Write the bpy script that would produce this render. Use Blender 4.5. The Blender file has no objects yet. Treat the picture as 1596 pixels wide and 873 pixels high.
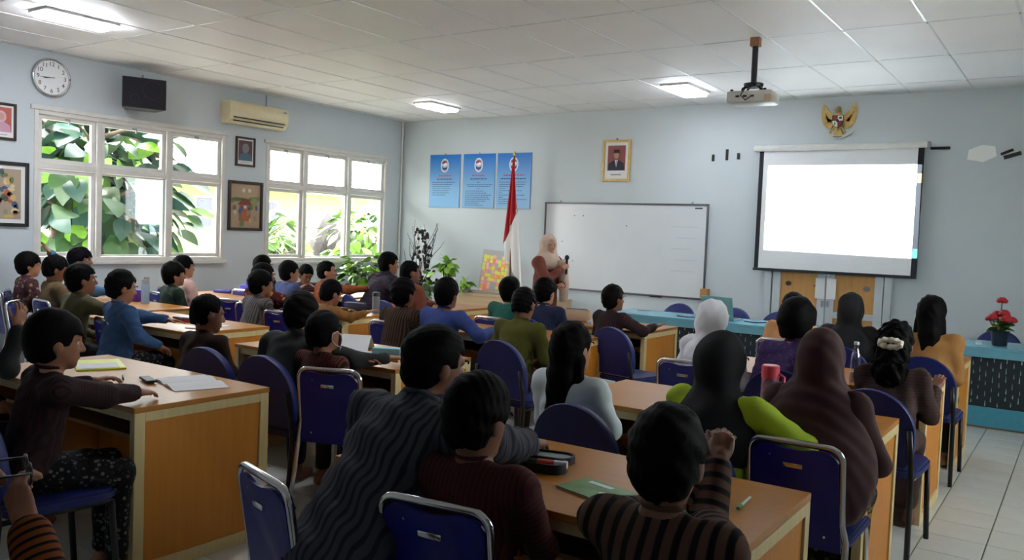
import bpy, bmesh, math, random
import numpy as np
from mathutils import Vector, Matrix

random.seed(7); np.random.seed(7)
scene = bpy.context.scene
COL = scene.collection
PI = math.pi
def R(d): return math.radians(d)

# ---------------------------------------------------------------- camera
YAW, PITCH, ROLL, FPX = 0.59994, 0.053333, 0.039168, 1312.37
cam_d = bpy.data.cameras.new('camera'); cam = bpy.data.objects.new('camera', cam_d); COL.objects.link(cam)
_f = Vector((-math.sin(YAW)*math.cos(PITCH), math.cos(YAW)*math.cos(PITCH), -math.sin(PITCH)))
_r = Vector((math.cos(YAW), math.sin(YAW), 0)); _u = _r.cross(_f)
_r2 = math.cos(ROLL)*_r + math.sin(ROLL)*_u; _u2 = -math.sin(ROLL)*_r + math.cos(ROLL)*_u
cam.matrix_world = Matrix(((_r2.x, _u2.x, -_f.x, 0), (_r2.y, _u2.y, -_f.y, 0), (_r2.z, _u2.z, -_f.z, 1.55), (0, 0, 0, 1)))
cam_d.sensor_fit = 'HORIZONTAL'; cam_d.sensor_width = 36.0; cam_d.lens = FPX/1596*36.0
cam_d.clip_start = 0.05; cam_d.clip_end = 200
scene.camera = cam

# ---------------------------------------------------------------- world, sun, exposure
world = bpy.data.worlds.new('world'); scene.world = world; world.use_nodes = True
wn = world.node_tree; wn.nodes.clear()
_sky = wn.nodes.new('ShaderNodeTexSky'); _sky.sky_type = 'NISHITA'; _sky.sun_disc = False
_sky.sun_elevation = R(58); _sky.sun_rotation = R(235); _sky.air_density = 1.2; _sky.dust_density = 5.0; _sky.ozone_density = 1.0
_mix = wn.nodes.new('ShaderNodeMix'); _mix.data_type = 'RGBA'; _mix.inputs[0].default_value = 0.75
_mix.inputs[7].default_value = (1.0, 1.0, 1.0, 1)      # thin bright haze over the sky
_hs = wn.nodes.new('ShaderNodeVectorMath'); _hs.operation = 'SCALE'; _hs.inputs['Scale'].default_value = 0.12
_bg = wn.nodes.new('ShaderNodeBackground'); _bg.inputs[1].default_value = 7.0
_wo = wn.nodes.new('ShaderNodeOutputWorld')
wn.links.new(_sky.outputs[0], _hs.inputs[0]); wn.links.new(_hs.outputs[0], _mix.inputs[6])
wn.links.new(_mix.outputs[2], _bg.inputs[0]); wn.links.new(_bg.outputs[0], _wo.inputs[0])
sun_d = bpy.data.lights.new('sun', 'SUN'); sun_d.energy = 4.0; sun_d.angle = R(1.5); sun_d.color = (1.0, 0.95, 0.85)
sun = bpy.data.objects.new('sun', sun_d); COL.objects.link(sun)
sun.rotation_euler = Vector((0.36, 0.28, -0.9)).to_track_quat('-Z', 'Y').to_euler()
scene.view_settings.view_transform = 'Standard'; scene.view_settings.look = 'None'
scene.view_settings.gamma = 1.0; scene.view_settings.use_curve_mapping = False
scene.view_settings.exposure = 1.62
LAMP_E = 14.0        # ceiling lamp diffuser emission
PROJ_W = 850.0       # projector beam

# ---------------------------------------------------------------- room numbers (metres, camera foot at the origin)
XL, YF, ZC = -9.07, 10.04, 3.265
XR, YB = 1.75, -1.6

# ---------------------------------------------------------------- helpers: materials
MATS = {}
def lin(c):
    return tuple(((v/255)/12.92 if v/255 <= 0.04045 else ((v/255+0.055)/1.055)**2.4) for v in c)
def mat(name, rgb, rough=0.6, metal=0.0, var=0.0, scale=20.0, bump=0.0, spec=0.5, emit=None, estr=0.0, alpha=None, trans=0.0):
    if name in MATS: return MATS[name]
    m = bpy.data.materials.new(name); m.use_nodes = True; nt = m.node_tree; b = nt.nodes['Principled BSDF']
    c = (*lin(rgb), 1)
    b.inputs['Base Color'].default_value = c; b.inputs['Roughness'].default_value = rough; b.inputs['Metallic'].default_value = metal
    b.inputs['Specular IOR Level'].default_value = spec
    if trans: b.inputs['Transmission Weight'].default_value = trans
    if emit: b.inputs['Emission Color'].default_value = (*lin(emit), 1); b.inputs['Emission Strength'].default_value = estr
    if var or bump:
        tc = nt.nodes.new('ShaderNodeTexCoord'); n = nt.nodes.new('ShaderNodeTexNoise'); n.inputs['Scale'].default_value = scale; n.inputs['Detail'].default_value = 4
        nt.links.new(tc.outputs['Object'], n.inputs['Vector'])
        if var:
            r = nt.nodes.new('ShaderNodeValToRGB')
            r.color_ramp.elements[0].color = (*[max(0, v*(1-var)) for v in c[:3]], 1); r.color_ramp.elements[1].color = (*[min(1, v*(1+var)) for v in c[:3]], 1)
            r.color_ramp.elements[0].position = .3; r.color_ramp.elements[1].position = .7
            nt.links.new(n.outputs['Fac'], r.inputs[0]); nt.links.new(r.outputs[0], b.inputs['Base Color'])
        if bump:
            bp = nt.nodes.new('ShaderNodeBump'); bp.inputs['Strength'].default_value = bump; bp.inputs['Distance'].default_value = .01
            nt.links.new(n.outputs['Fac'], bp.inputs['Height']); nt.links.new(bp.outputs[0], b.inputs['Normal'])
    MATS[name] = m; return m
def stripes(name, c1, c2, freq=60.0, axis='X', duty=0.5, c3=None, rough=.85, wob=.04):
    """woven stripes along one local axis, freq in stripes per metre"""
    if name in MATS: return MATS[name]
    m = bpy.data.materials.new(name); m.use_nodes = True; nt = m.node_tree; b = nt.nodes['Principled BSDF']; b.inputs['Roughness'].default_value = rough
    b.inputs['Specular IOR Level'].default_value = .2
    tc = nt.nodes.new('ShaderNodeTexCoord'); sp = nt.nodes.new('ShaderNodeSeparateXYZ'); nt.links.new(tc.outputs['Object'], sp.inputs[0])
    nz = nt.nodes.new('ShaderNodeTexNoise'); nz.inputs['Scale'].default_value = 14; nt.links.new(tc.outputs['Object'], nz.inputs['Vector'])
    mu = nt.nodes.new('ShaderNodeMath'); mu.operation = 'MULTIPLY'; mu.inputs[1].default_value = freq
    if axis == 'X':
        av = nt.nodes.new('ShaderNodeAttribute'); av.attribute_name = 'stripe'; nt.links.new(av.outputs['Fac'], mu.inputs[0])
    else: nt.links.new(sp.outputs[axis], mu.inputs[0])
    wm = nt.nodes.new('ShaderNodeMath'); wm.operation = 'MULTIPLY_ADD'; wm.inputs[1].default_value = wob; nt.links.new(nz.outputs['Fac'], wm.inputs[0]); nt.links.new(mu.outputs[0], wm.inputs[2])
    fr = nt.nodes.new('ShaderNodeMath'); fr.operation = 'FRACT'; nt.links.new(wm.outputs[0], fr.inputs[0])
    r = nt.nodes.new('ShaderNodeValToRGB'); cr = r.color_ramp; cr.interpolation = 'LINEAR'
    cr.elements[0].position = 0; cr.elements[0].color = (*lin(c1), 1); cr.elements[1].position = 1; cr.elements[1].color = (*lin(c1), 1)
    for p, c in ((max(.02, duty-.1), c1), (min(.97, duty+.02), c2), (.93, c3 or c2)):
        e = cr.elements.new(p); e.color = (*lin(c), 1)
    nt.links.new(fr.outputs[0], r.inputs[0]); nt.links.new(r.outputs[0], b.inputs['Base Color'])
    MATS[name] = m; return m
def batik(name, ground, blobs, scale=16.0, rough=.85, thr=.36):
    """printed cloth: round motifs of a few colours on a ground colour"""
    if name in MATS: return MATS[name]
    m = bpy.data.materials.new(name); m.use_nodes = True; nt = m.node_tree; b = nt.nodes['Principled BSDF']; b.inputs['Roughness'].default_value = rough
    b.inputs['Specular IOR Level'].default_value = .2
    tc = nt.nodes.new('ShaderNodeTexCoord'); v = nt.nodes.new('ShaderNodeTexVoronoi'); v.inputs['Scale'].default_value = scale
    nt.links.new(tc.outputs['Object'], v.inputs['Vector'])
    r = nt.nodes.new('ShaderNodeValToRGB'); cr = r.color_ramp; cr.interpolation = 'CONSTANT'
    n = len(blobs); cr.elements[0].position = 0; cr.elements[0].color = (*lin(blobs[0]), 1); cr.elements[1].position = .999; cr.elements[1].color = (*lin(blobs[-1]), 1)
    for i in range(1, n):
        e = cr.elements.new(i/n); e.color = (*lin(blobs[i]), 1)
    sp = nt.nodes.new('ShaderNodeSeparateColor'); nt.links.new(v.outputs['Color'], sp.inputs[0]); nt.links.new(sp.outputs[0], r.inputs[0])
    lt = nt.nodes.new('ShaderNodeMath'); lt.operation = 'LESS_THAN'; lt.inputs[1].default_value = thr; nt.links.new(v.outputs['Distance'], lt.inputs[0])
    mx = nt.nodes.new('ShaderNodeMix'); mx.data_type = 'RGBA'; mx.inputs[6].default_value = (*lin(ground), 1)
    nt.links.new(lt.outputs[0], mx.inputs[0]); nt.links.new(r.outputs[0], mx.inputs[7]); nt.links.new(mx.outputs[2], b.inputs['Base Color'])
    MATS[name] = m; return m
def wood(name, c1, c2, rough=.35, axis='X', scale=3.0):
    if name in MATS: return MATS[name]
    m = bpy.data.materials.new(name); m.use_nodes = True; nt = m.node_tree; b = nt.nodes['Principled BSDF']; b.inputs['Roughness'].default_value = rough
    tc = nt.nodes.new('ShaderNodeTexCoord'); mp = nt.nodes.new('ShaderNodeMapping'); nt.links.new(tc.outputs['Object'], mp.inputs[0])
    mp.inputs['Scale'].default_value = {'X': (1, 12, 12), 'Y': (12, 1, 12), 'Z': (12, 12, 1)}[axis]
    n = nt.nodes.new('ShaderNodeTexNoise'); n.inputs['Scale'].default_value = scale; n.inputs['Detail'].default_value = 5; nt.links.new(mp.outputs[0], n.inputs['Vector'])
    r = nt.nodes.new('ShaderNodeValToRGB'); r.color_ramp.elements[0].position = .3; r.color_ramp.elements[1].position = .72
    r.color_ramp.elements[0].color = (*lin(c1), 1); r.color_ramp.elements[1].color = (*lin(c2), 1)
    nt.links.new(n.outputs['Fac'], r.inputs[0]); nt.links.new(r.outputs[0], b.inputs['Base Color'])
    MATS[name] = m; return m
def thin_glass(name, tint=(1, 1, 1), refl=.06):
    if name in MATS: return MATS[name]
    m = bpy.data.materials.new(name); m.use_nodes = True; nt = m.node_tree; nt.nodes.clear()
    o = nt.nodes.new('ShaderNodeOutputMaterial'); t = nt.nodes.new('ShaderNodeBsdfTransparent'); t.inputs[0].default_value = (*tint, 1)
    g = nt.nodes.new('ShaderNodeBsdfGlossy'); g.inputs['Roughness'].default_value = .02
    mx = nt.nodes.new('ShaderNodeMixShader'); mx.inputs[0].default_value = refl
    nt.links.new(t.outputs[0], mx.inputs[1]); nt.links.new(g.outputs[0], mx.inputs[2]); nt.links.new(mx.outputs[0], o.inputs[0])
    MATS[name] = m; return m

# ---------------------------------------------------------------- helpers: meshes and objects
def tag(o, label=None, cat=None, group=None, kind=None):
    if label: o['label'] = label
    if cat: o['category'] = cat
    if group: o['group'] = group
    if kind: o['kind'] = kind
    return o
def empty(name, loc=(0, 0, 0), rz=0.0, label=None, cat=None, group=None, kind=None):
    o = bpy.data.objects.new(name, None); COL.objects.link(o); o.location = loc; o.rotation_euler = (0, 0, rz); o.empty_display_size = .1
    return tag(o, label, cat, group, kind)
def obj(name, mesh, parent=None, material=None, loc=None, rot=None):
    o = bpy.data.objects.new(name, mesh); COL.objects.link(o)
    if material is not None:
        if len(mesh.materials) == 0: mesh.materials.append(material)
        elif mesh.materials[0] is not material:
            o.material_slots[0].link = 'OBJECT'; o.material_slots[0].material = material
    if parent: o.parent = parent
    if loc is not None: o.location = loc
    if rot is not None: o.rotation_euler = rot
    return o
class MB:
    """collects simple solids into one mesh"""
    def __init__(s): s.v = []; s.f = []
    def add(s, vs, fs):
        n = len(s.v); s.v += [tuple(map(float, p)) for p in vs]; s.f += [tuple(int(i)+n for i in f) for f in fs]; return s
    def box(s, c, d, rz=0.0, rx=0.0, ch=0.0):
        hx, hy, hz = d[0]/2, d[1]/2, d[2]/2
        if ch <= 0:
            vs = [(x, y, z) for x in (-hx, hx) for y in (-hy, hy) for z in (-hz, hz)]
            fs = [(0, 1, 3, 2), (4, 6, 7, 5), (0, 4, 5, 1), (2, 3, 7, 6), (0, 2, 6, 4), (1, 5, 7, 3)]
        else:
            bm = bmesh.new(); bmesh.ops.create_cube(bm, size=1.0)
            for v in bm.verts: v.co = (v.co.x*d[0], v.co.y*d[1], v.co.z*d[2])
            bmesh.ops.bevel(bm, geom=bm.edges[:], offset=ch, segments=2, affect='EDGES', profile=.5)
            bm.verts.index_update(); vs = [tuple(v.co) for v in bm.verts]; fs = [tuple(v.index for v in f.verts) for f in bm.faces]; bm.free()
        m = Matrix.Rotation(rz, 3, 'Z') @ Matrix.Rotation(rx, 3, 'X'); c = Vector(c)
        return s.add([m @ Vector(v) + c for v in vs], fs)
    def cyl(s, p0, p1, r0, r1=None, n=12, caps=True):
        r1 = r0 if r1 is None else r1; p0 = Vector(p0); p1 = Vector(p1); d = (p1-p0).normalized()
        a = d.orthogonal().normalized(); b = d.cross(a); vs = []
        for p, r in ((p0, r0), (p1, r1)):
            for i in range(n):
                t = 2*PI*i/n; vs.append(p+r*(math.cos(t)*a+math.sin(t)*b))
        fs = [(i, (i+1) % n, n+(i+1) % n, n+i) for i in range(n)]
        if caps: fs += [tuple(range(n-1, -1, -1)), tuple(range(n, 2*n))]
        return s.add(vs, fs)
    def tube(s, pts, r, n=8, caps=True, radii=None):
        pts = [Vector(p) for p in pts]; rings = []; a = None
        for i, p in enumerate(pts):
            d = (pts[min(i+1, len(pts)-1)]-pts[max(i-1, 0)]).normalized()
            if a is None: a = d.orthogonal().normalized()
            a = (a-d*a.dot(d)).normalized(); b = d.cross(a); rr = float(radii[i] if radii else r)
            rings.append([p+rr*(math.cos(2*PI*k/n)*a+math.sin(2*PI*k/n)*b) for k in range(n)])
        vs = [v for rg in rings for v in rg]; fs = []
        for i in range(len(pts)-1):
            for k in range(n): fs.append((i*n+k, i*n+(k+1) % n, (i+1)*n+(k+1) % n, (i+1)*n+k))
        if caps: fs += [tuple(range(n-1, -1, -1)), tuple((len(pts)-1)*n+k for k in range(n))]
        return s.add(vs, fs)
    def lathe(s, prof, c=(0, 0, 0), n=16):
        vs = []; fs = []
        for r, z in prof:
            for k in range(n): vs.append((c[0]+r*math.cos(2*PI*k/n), c[1]+r*math.sin(2*PI*k/n), c[2]+z))
        for i in range(len(prof)-1):
            for k in range(n): fs.append((i*n+k, i*n+(k+1) % n, (i+1)*n+(k+1) % n, (i+1)*n+k))
        fs += [tuple(range(n-1, -1, -1)), tuple((len(prof)-1)*n+k for k in range(n))]
        return s.add(vs, fs)
    def plate(s, pts, y0, y1):
        """polygon in the local X-Z plane given anticlockwise as seen from -Y, extruded from y0 (back) to y1 (front, smaller y)"""
        n = len(pts); vs = [(x, y0, z) for x, z in pts]+[(x, y1, z) for x, z in pts]
        fs = [tuple(range(n-1, -1, -1)), tuple(range(n, 2*n))]+[(i, (i+1) % n, n+(i+1) % n, n+i) for i in range(n)]
        return s.add(vs, fs)
    def slab(s, pts, z0, z1):
        n = len(pts); vs = [(x, y, z0) for x, y in pts]+[(x, y, z1) for x, y in pts]
        fs = [tuple(range(n-1, -1, -1)), tuple(range(n, 2*n))]+[(i, (i+1) % n, n+(i+1) % n, n+i) for i in range(n)]
        return s.add(vs, fs)
    def ball(s, c, r, n=10, m=7):
        r = (r, r, r) if not hasattr(r, '__len__') else r; vs = []; fs = []
        for j in range(1, m):
            p = PI*j/m
            for k in range(n): vs.append((c[0]+r[0]*math.sin(p)*math.cos(2*PI*k/n), c[1]+r[1]*math.sin(p)*math.sin(2*PI*k/n), c[2]+r[2]*math.cos(p)))
        t = len(vs); vs += [(c[0], c[1], c[2]+r[2]), (c[0], c[1], c[2]-r[2])]
        for j in range(m-2):
            for k in range(n): fs.append((j*n+k, (j+1)*n+k, (j+1)*n+(k+1) % n, j*n+(k+1) % n))
        for k in range(n): fs += [(t, k, (k+1) % n), (t+1, (m-2)*n+(k+1) % n, (m-2)*n+k)]
        return s.add(vs, fs)
    def mesh(s, name, smooth=False):
        me = bpy.data.meshes.new(name); me.from_pydata(s.v, [], s.f); me.validate()
        if smooth is True: me.polygons.foreach_set('use_smooth', [True]*len(me.polygons))
        elif smooth: me.polygons.foreach_set('use_smooth', [True]*len(me.polygons)); me.set_sharp_from_angle(angle=R(smooth))
        return me
    def build(s, name, material, parent=None, smooth=False, loc=None, rot=None):
        return obj(name, s.mesh(name, smooth), parent, material, loc, rot)
def copy_tree(o, loc=None, rz=None, label=None):
    c = o.copy(); COL.objects.link(c)
    if loc is not None: c.location = loc
    if rz is not None: c.rotation_euler = (0, 0, rz)
    if label: c['label'] = label
    for ch in o.children:
        d = ch.copy(); COL.objects.link(d); d.parent = c
        for g in ch.children:
            e = g.copy(); COL.objects.link(e); e.parent = d
    return c
def ell(cx, cz, rx, rz, n=20, a0=0, a1=2*PI):
    return [(cx+rx*math.cos(a0+(a1-a0)*i/n), cz+rz*math.sin(a0+(a1-a0)*i/n)) for i in range(n if abs(a1-a0-2*PI) < 1e-6 else n+1)]
def rrect(x0, x1, z0, z1, r, n=5, rb=None):
    """rounded rectangle, r at the top corners and rb at the bottom ones"""
    rb = r if rb is None else rb; p = []
    for cx, cz, a, q in ((x1-rb, z0+rb, -90, rb), (x1-r, z1-r, 0, r), (x0+r, z1-r, 90, r), (x0+rb, z0+rb, 180, rb)):
        for i in range(n+1):
            t = R(a+90*i/n); p.append((cx+q*math.cos(t), cz+q*math.sin(t)))
    return p
def rect(x0, x1, z0, z1): return [(x0, z0), (x1, z0), (x1, z1), (x0, z1)]

CLOTH = .43   # dyed cloth is dark: scales the linear reflectance of every garment
def dk(c): return tuple(max(0, min(255, 255*(((((v/255)**2.2)*CLOTH)**(1/2.2))))) for v in c)
# ---------------------------------------------------------------- common materials
M_wall = mat('wall_paint', (198, 207, 211), .75, var=.03, scale=1.3, bump=.05)
M_ceil = mat('ceiling_board', (240, 238, 236), .55, var=.025, scale=1.5)
M_grid = mat('ceiling_grid_metal', (222, 224, 226), .28, .15)
M_white = mat('white_paint', (218, 218, 214), .5, var=.05, scale=8)
M_frame = mat('window_paint', (214, 212, 206), .5, var=.06, scale=9)
M_tile = mat('floor_ceramic', (206, 208, 202), .22, var=.04, scale=3)
M_grout = mat('floor_grout', (120, 118, 110), .8)
M_top = wood('table_top_veneer', (168, 108, 30), (178, 118, 38), .36, 'X')
M_edge = wood('pale_edging', (202, 182, 128), (214, 196, 146), .45, 'Z')
M_panel = wood('ochre_veneer', (188, 118, 24), (198, 128, 32), .45, 'Z')
M_under = wood('table_inside', (120, 84, 44), (140, 98, 54), .6, 'X')
M_blue = mat('blue_upholstery', (16, 30, 96), .5, var=.12, scale=12)
M_blueshell = mat('blue_back_shell', (10, 18, 116), .4, var=.06, scale=6)
M_chrome = mat('chrome_tube', (205, 205, 208), .16, 1.0)
M_black = mat('black_plastic', (18, 18, 20), .45)
M_blackmetal = mat('black_painted_tube', (20, 20, 22), .4, .2)
M_grey = mat('grey_plastic', (150, 150, 152), .45)
M_cyan = mat('cyan_laminate', (104, 166, 186), .25, var=.03, scale=4)
M_paper = mat('white_paper', (226, 226, 226), .8)
M_gold = mat('gold_paint', (206, 174, 104), .4, .2, var=.15, scale=30)
M_hair = mat('black_hair', (6, 5, 5), .65, bump=.2, scale=220, spec=.08)
M_brownhair = mat('dark_brown_hair', (20, 13, 11), .65, bump=.2, scale=220, spec=.08)
M_eyew = mat('eye_white', (188, 178, 170), .35)
M_eyeb = mat('eye_dark', (22, 14, 10), .2)
M_lip = mat('lip', (130, 66, 58), .5)
M_leaf = mat('leaf_green', (44, 76, 34), .4, var=.35, scale=5)
M_leafy = mat('leaf_bright', (104, 148, 44), .4, var=.3, scale=8)
M_leafi = mat('leaf_indoor', (138, 186, 64), .4, var=.3, scale=8)
M_leafd = mat('leaf_bluish', (46, 76, 66), .3, var=.3, scale=5)
M_bark = mat('bark', (92, 74, 58), .9, var=.3, scale=20, bump=.6)
M_glass = thin_glass('window_glass', (.97, .99, .98), .05)
# ================================================================ THE SETTING
def struct(name, mb, m, parent=None, smooth=False):
    o = mb.build(name, m, parent, smooth)
    if parent is None: o['kind'] = 'structure'
    return o
# floor slab with ceramic tiles
floor = struct('floor', MB().box(((XL+XR)/2, (YB+YF)/2, -.06), (XR-XL+.3, YF-YB+.3, .104)), M_grout)
TS = .30; TX0, TY0 = -.66, .0
tile_me = MB().box((0, 0, -.006), (TS-.006, TS-.006, .012), ch=.0015).mesh('tile')
rest = MB(); nx0 = math.ceil((XL-TX0)/TS); nx1 = math.floor((XR-TX0)/TS); ny0 = math.ceil((YB-TY0)/TS); ny1 = math.floor((YF-TY0)/TS)
def single_tile(x, y):
    return (-1.3 < x < .6 and 3.8 < y < 8.5) or (-3.35 < x < -1.2 and 1.9 < y < 3.75)
for i in range(nx0, nx1):
    for j in range(ny0, ny1):
        x, y = TX0+(i+.5)*TS, TY0+(j+.5)*TS
        if single_tile(x, y): obj('floor_tile', tile_me, floor, M_tile, (x, y, 0))
        else: rest.box((x, y, -.006), (TS-.006, TS-.006, .012))
o = rest.build('floor_tile_field', M_tile, floor); o['kind'] = 'stuff'

# ceiling: boards hung in a metal grid
ceiling = struct('ceiling', MB().box(((XL+XR)/2, (YB+YF)/2, ZC+.09), (XR-XL+.3, YF-YB+.3, .1)), mat('ceiling_void', (60, 58, 56), .9))
GX, GY, GX0, GY0 = .5998, 1.2332, -6.516, 5.769
xs = [XL]+[GX0+GX*k for k in range(-10, 20) if XL+.03 < GX0+GX*k < XR-.03]+[XR]
ys = [YB]+[GY0+GY*k for k in range(-8, 8) if YB+.03 < GY0+GY*k < YF-.03]+[YF]
cache = {}
def board(w, d):
    k = (round(w, 3), round(d, 3))
    if k not in cache: cache[k] = MB().box((0, 0, .012), (w-.010, d-.010, .024)).mesh('ceiling_board')
    return cache[k]
for i in range(len(xs)-1):
    for j in range(len(ys)-1):
        w, d = xs[i+1]-xs[i], ys[j+1]-ys[j]
        ob = obj('ceiling_board', board(w, d), ceiling, M_ceil, ((xs[i]+xs[i+1])/2, (ys[j]+ys[j+1])/2, ZC+random.uniform(-.0012, .0012)))
run_me = MB().box((0, 0, 0), (.017, GY-.07, .005), ch=.001).mesh('ceiling_runner')
crs_me = MB().box((0, 0, 0), (GX-.07, .012, .004), ch=.001).mesh('ceiling_cross_bar')
for i in range(1, len(xs)-1):
    for j in range(len(ys)-1):
        d = ys[j+1]-ys[j]
        r_ = obj('ceiling_runner', run_me, ceiling, M_grid, (xs[i], (ys[j]+ys[j+1])/2, ZC-.0022)); r_.scale = (1, (d-.05)/(GY-.07), 1)
for j in range(1, len(ys)-1):
    for i in range(len(xs)-1):
        w = xs[i+1]-xs[i]
        if w < .1: continue
        r_ = obj('ceiling_cross_bar', crs_me, ceiling, M_grid, ((xs[i]+xs[i+1])/2, ys[j], ZC-.0015)); r_.scale = ((w-.09)/(GX-.07), 1, 1)

# walls
T = .16
WIN = [(4.41, 6.74, 1.085, 2.66), (7.385, 9.705, 1.075, 2.645)]
wl = MB(); xw = XL-T/2
def wl_box(y0, y1, z0, z1): wl.box((xw, (y0+y1)/2, (z0+z1)/2), (T, y1-y0, z1-z0))
wl_box(YB-T, WIN[0][0], -.1, ZC+.15); wl_box(WIN[0][1], WIN[1][0], -.1, ZC+.15); wl_box(WIN[1][1], YF+T, -.1, ZC+.15)
for y0, y1, z0, z1 in WIN: wl_box(y0, y1, -.1, z0); wl_box(y0, y1, z1, ZC+.15)
struct('wall_left', wl, M_wall)
struct('wall_front', MB().box(((XL+XR)/2, YF+T/2, ZC/2), (XR-XL, T, ZC+.3)), M_wall)
WINR = [(4.2, 6.6, 1.3, 2.65)]
wr = MB(); xr = XR+T/2
def wr_box(y0, y1, z0, z1): wr.box((xr, (y0+y1)/2, (z0+z1)/2), (T, y1-y0, z1-z0))
wr_box(YB-T, WINR[0][0], -.1, ZC+.15); wr_box(WINR[0][1], YF+T, -.1, ZC+.15)
for y0, y1, z0, z1 in WINR: wr_box(y0, y1, -.1, z0); wr_box(y0, y1, z1, ZC+.15)
struct('wall_right', wr, M_wall)
struct('wall_back', MB().box(((XL+XR)/2, YB-T/2, ZC/2), (XR-XL, T, ZC+.3)), M_wall)
o = struct('trim_1', MB().cyl((XL+.03, YF-.035, 0), (XL+.03, YF-.035, ZC), .016, n=10), M_white, smooth=40)
o['label'] = 'white conduit pipe running up the corner of the two walls'
struct('trim_2', MB().box((XL+.006, 7.36, 3.16), (.012, .018, .2)), M_grey)['label'] = 'thin grey cable cover above the air conditioner'

# windows: local X = world +Y, local -Y = into the room
M_film = thin_glass('window_film', (.72, .84, .88), .22)
for wi, (y0, y1, z0, z1) in enumerate(WIN+WINR):
    root = empty('window_%d' % (wi+1), (XL if wi < 2 else XR, (y0+y1)/2, 0), R(90 if wi < 2 else -90), kind='structure')
    w = y1-y0; hx = w/2
    mull = [a-(y0+y1)/2 for a in ((5.108, 5.956), (8.063, 8.912), (4.98, 5.82))[wi]]
    zt = 2.085; ft = .045
    fr = MB()
    fr.box((-hx+ft/2, .055, (z0+z1)/2), (ft, .13, z1-z0), ch=.004); fr.box((hx-ft/2, .055, (z0+z1)/2), (ft, .13, z1-z0), ch=.004)
    fr.box((0, .055, z0+ft/2), (w-2*ft, .13, ft), ch=.004); fr.box((0, .055, z1-ft/2), (w-2*ft, .13, ft), ch=.004)
    for m_ in mull: fr.box((m_, .055, (z0+z1)/2), (.06, .125, z1-z0-2*ft), ch=.004)
    ed = [-hx+ft]+[v for m_ in mull for v in (m_-.03, m_+.03)]+[hx-ft]
    for k in range(3): fr.box(((ed[2*k]+ed[2*k+1])/2, .055, zt), (ed[2*k+1]-ed[2*k], .12, .06), ch=.004)
    fr.build('window_frame', M_frame, root, 35)
    MB().box((0, -.012, z1+.02), (w+.08, .03, .045), ch=.003).build('window_head', M_frame, root)
    MB().box((0, -.022, z0-.018), (w+.06, .05, .035), ch=.004).build('window_sill', M_frame, root)
    for k in range(3):
        for up in (0, 1):
            a, b = ed[2*k]+.004, ed[2*k+1]-.004; c, d = (zt+.034, z1-ft-.004) if up else (z0+ft+.004, zt-.034)
            sw = .042 if not (k == 1 and not up) else .018
            s_ = MB()
            s_.box((a+sw/2, .045, (c+d)/2), (sw, .04, d-c)); s_.box((b-sw/2, .045, (c+d)/2), (sw, .04, d-c))
            s_.box(((a+b)/2, .045, c+sw/2), (b-a-2*sw, .04, sw)); s_.box(((a+b)/2, .045, d-sw/2), (b-a-2*sw, .04, sw))
            so = s_.build('sash', M_frame, root)
            MB().box(((a+b)/2, .048, (c+d)/2), (b-a-2*sw, .005, d-c-2*sw)).build('pane', M_glass, so)
            if up:
                l_ = MB().box(((a+b)/2, .018, d-.02), (.05, .016, .016)).box(((a+b)/2+.012, .008, d-.045), (.012, .012, .05))
                l_.build('latch', M_grey, so)
            if wi == 0 and k == 1 and not up:
                MB().box(((a+b)/2+.21, .043, (c+d)/2+.13), ((b-a)/2-.05, .002, (d-c)*.66)).build('window_film', M_film, so)

# double door behind the screen
M_door = mat('door_grey_white', (196, 204, 208), .5, var=.04, scale=6)
M_doorpan = wood('door_tan_board', (192, 140, 80), (204, 154, 92), .6, 'Z')
door = empty('door_1', (-2.478, YF, 0), 0, kind='structure')
fr = MB()
for sx in (-1, 1): fr.box((sx*.665, -.025, 1.06), (.075, .06, 2.12), ch=.005)
fr.box((0, -.025, 2.14), (1.405, .06, .075), ch=.005); fr.build('door_frame', M_door, door, 35)
for sx in (-1, 1):
    cx = sx*.308
    lf = MB(); lf.box((cx-.26, -.02, 1.05), (.09, .04, 2.08), ch=.003).box((cx+.26, -.02, 1.05), (.09, .04, 2.08), ch=.003)
    for zz, hh in ((.10, .18), (.78, .07), (2.03, .12)): lf.box((cx, -.02, zz), (.43, .04, hh), ch=.003)
    lo = lf.build('door_leaf', M_door, door)
    MB().box((cx, -.012, 1.39), (.43, .012, 1.16)).build('inset_panel', M_doorpan, lo)
    MB().box((cx, -.012, .47), (.43, .012, .56)).build('inset_panel', M_doorpan, lo)
    MB().box((-sx*.0+sx*.062, -.046, 1.075), (.105, .012, .235), ch=.003).build('paper_sleeve', M_paper, lo)
    MB().box((sx*.03, -.05, .90), (.02, .03, .07), ch=.004).build('handle', M_grey, lo)
hk = MB().tube([(-.045, -.05, 1.215), (-.04, -.065, 1.235), (0, -.07, 1.245), (.04, -.065, 1.235), (.045, -.05, 1.215)], .008); hk.build('hook', M_white, door, True)
for cx, cz, r, c in ((-.43, 1.11, .035, (60, 46, 40)), (.44, 1.10, .035, (110, 110, 118)), (-.13, 1.10, .012, (96, 60, 40))):
    MB().plate(ell(cx, cz, r, r*.8, 10), -.019, -.022).build('scuff_sticker', mat('sticker%d' % c[0], c, .7), door)

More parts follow.
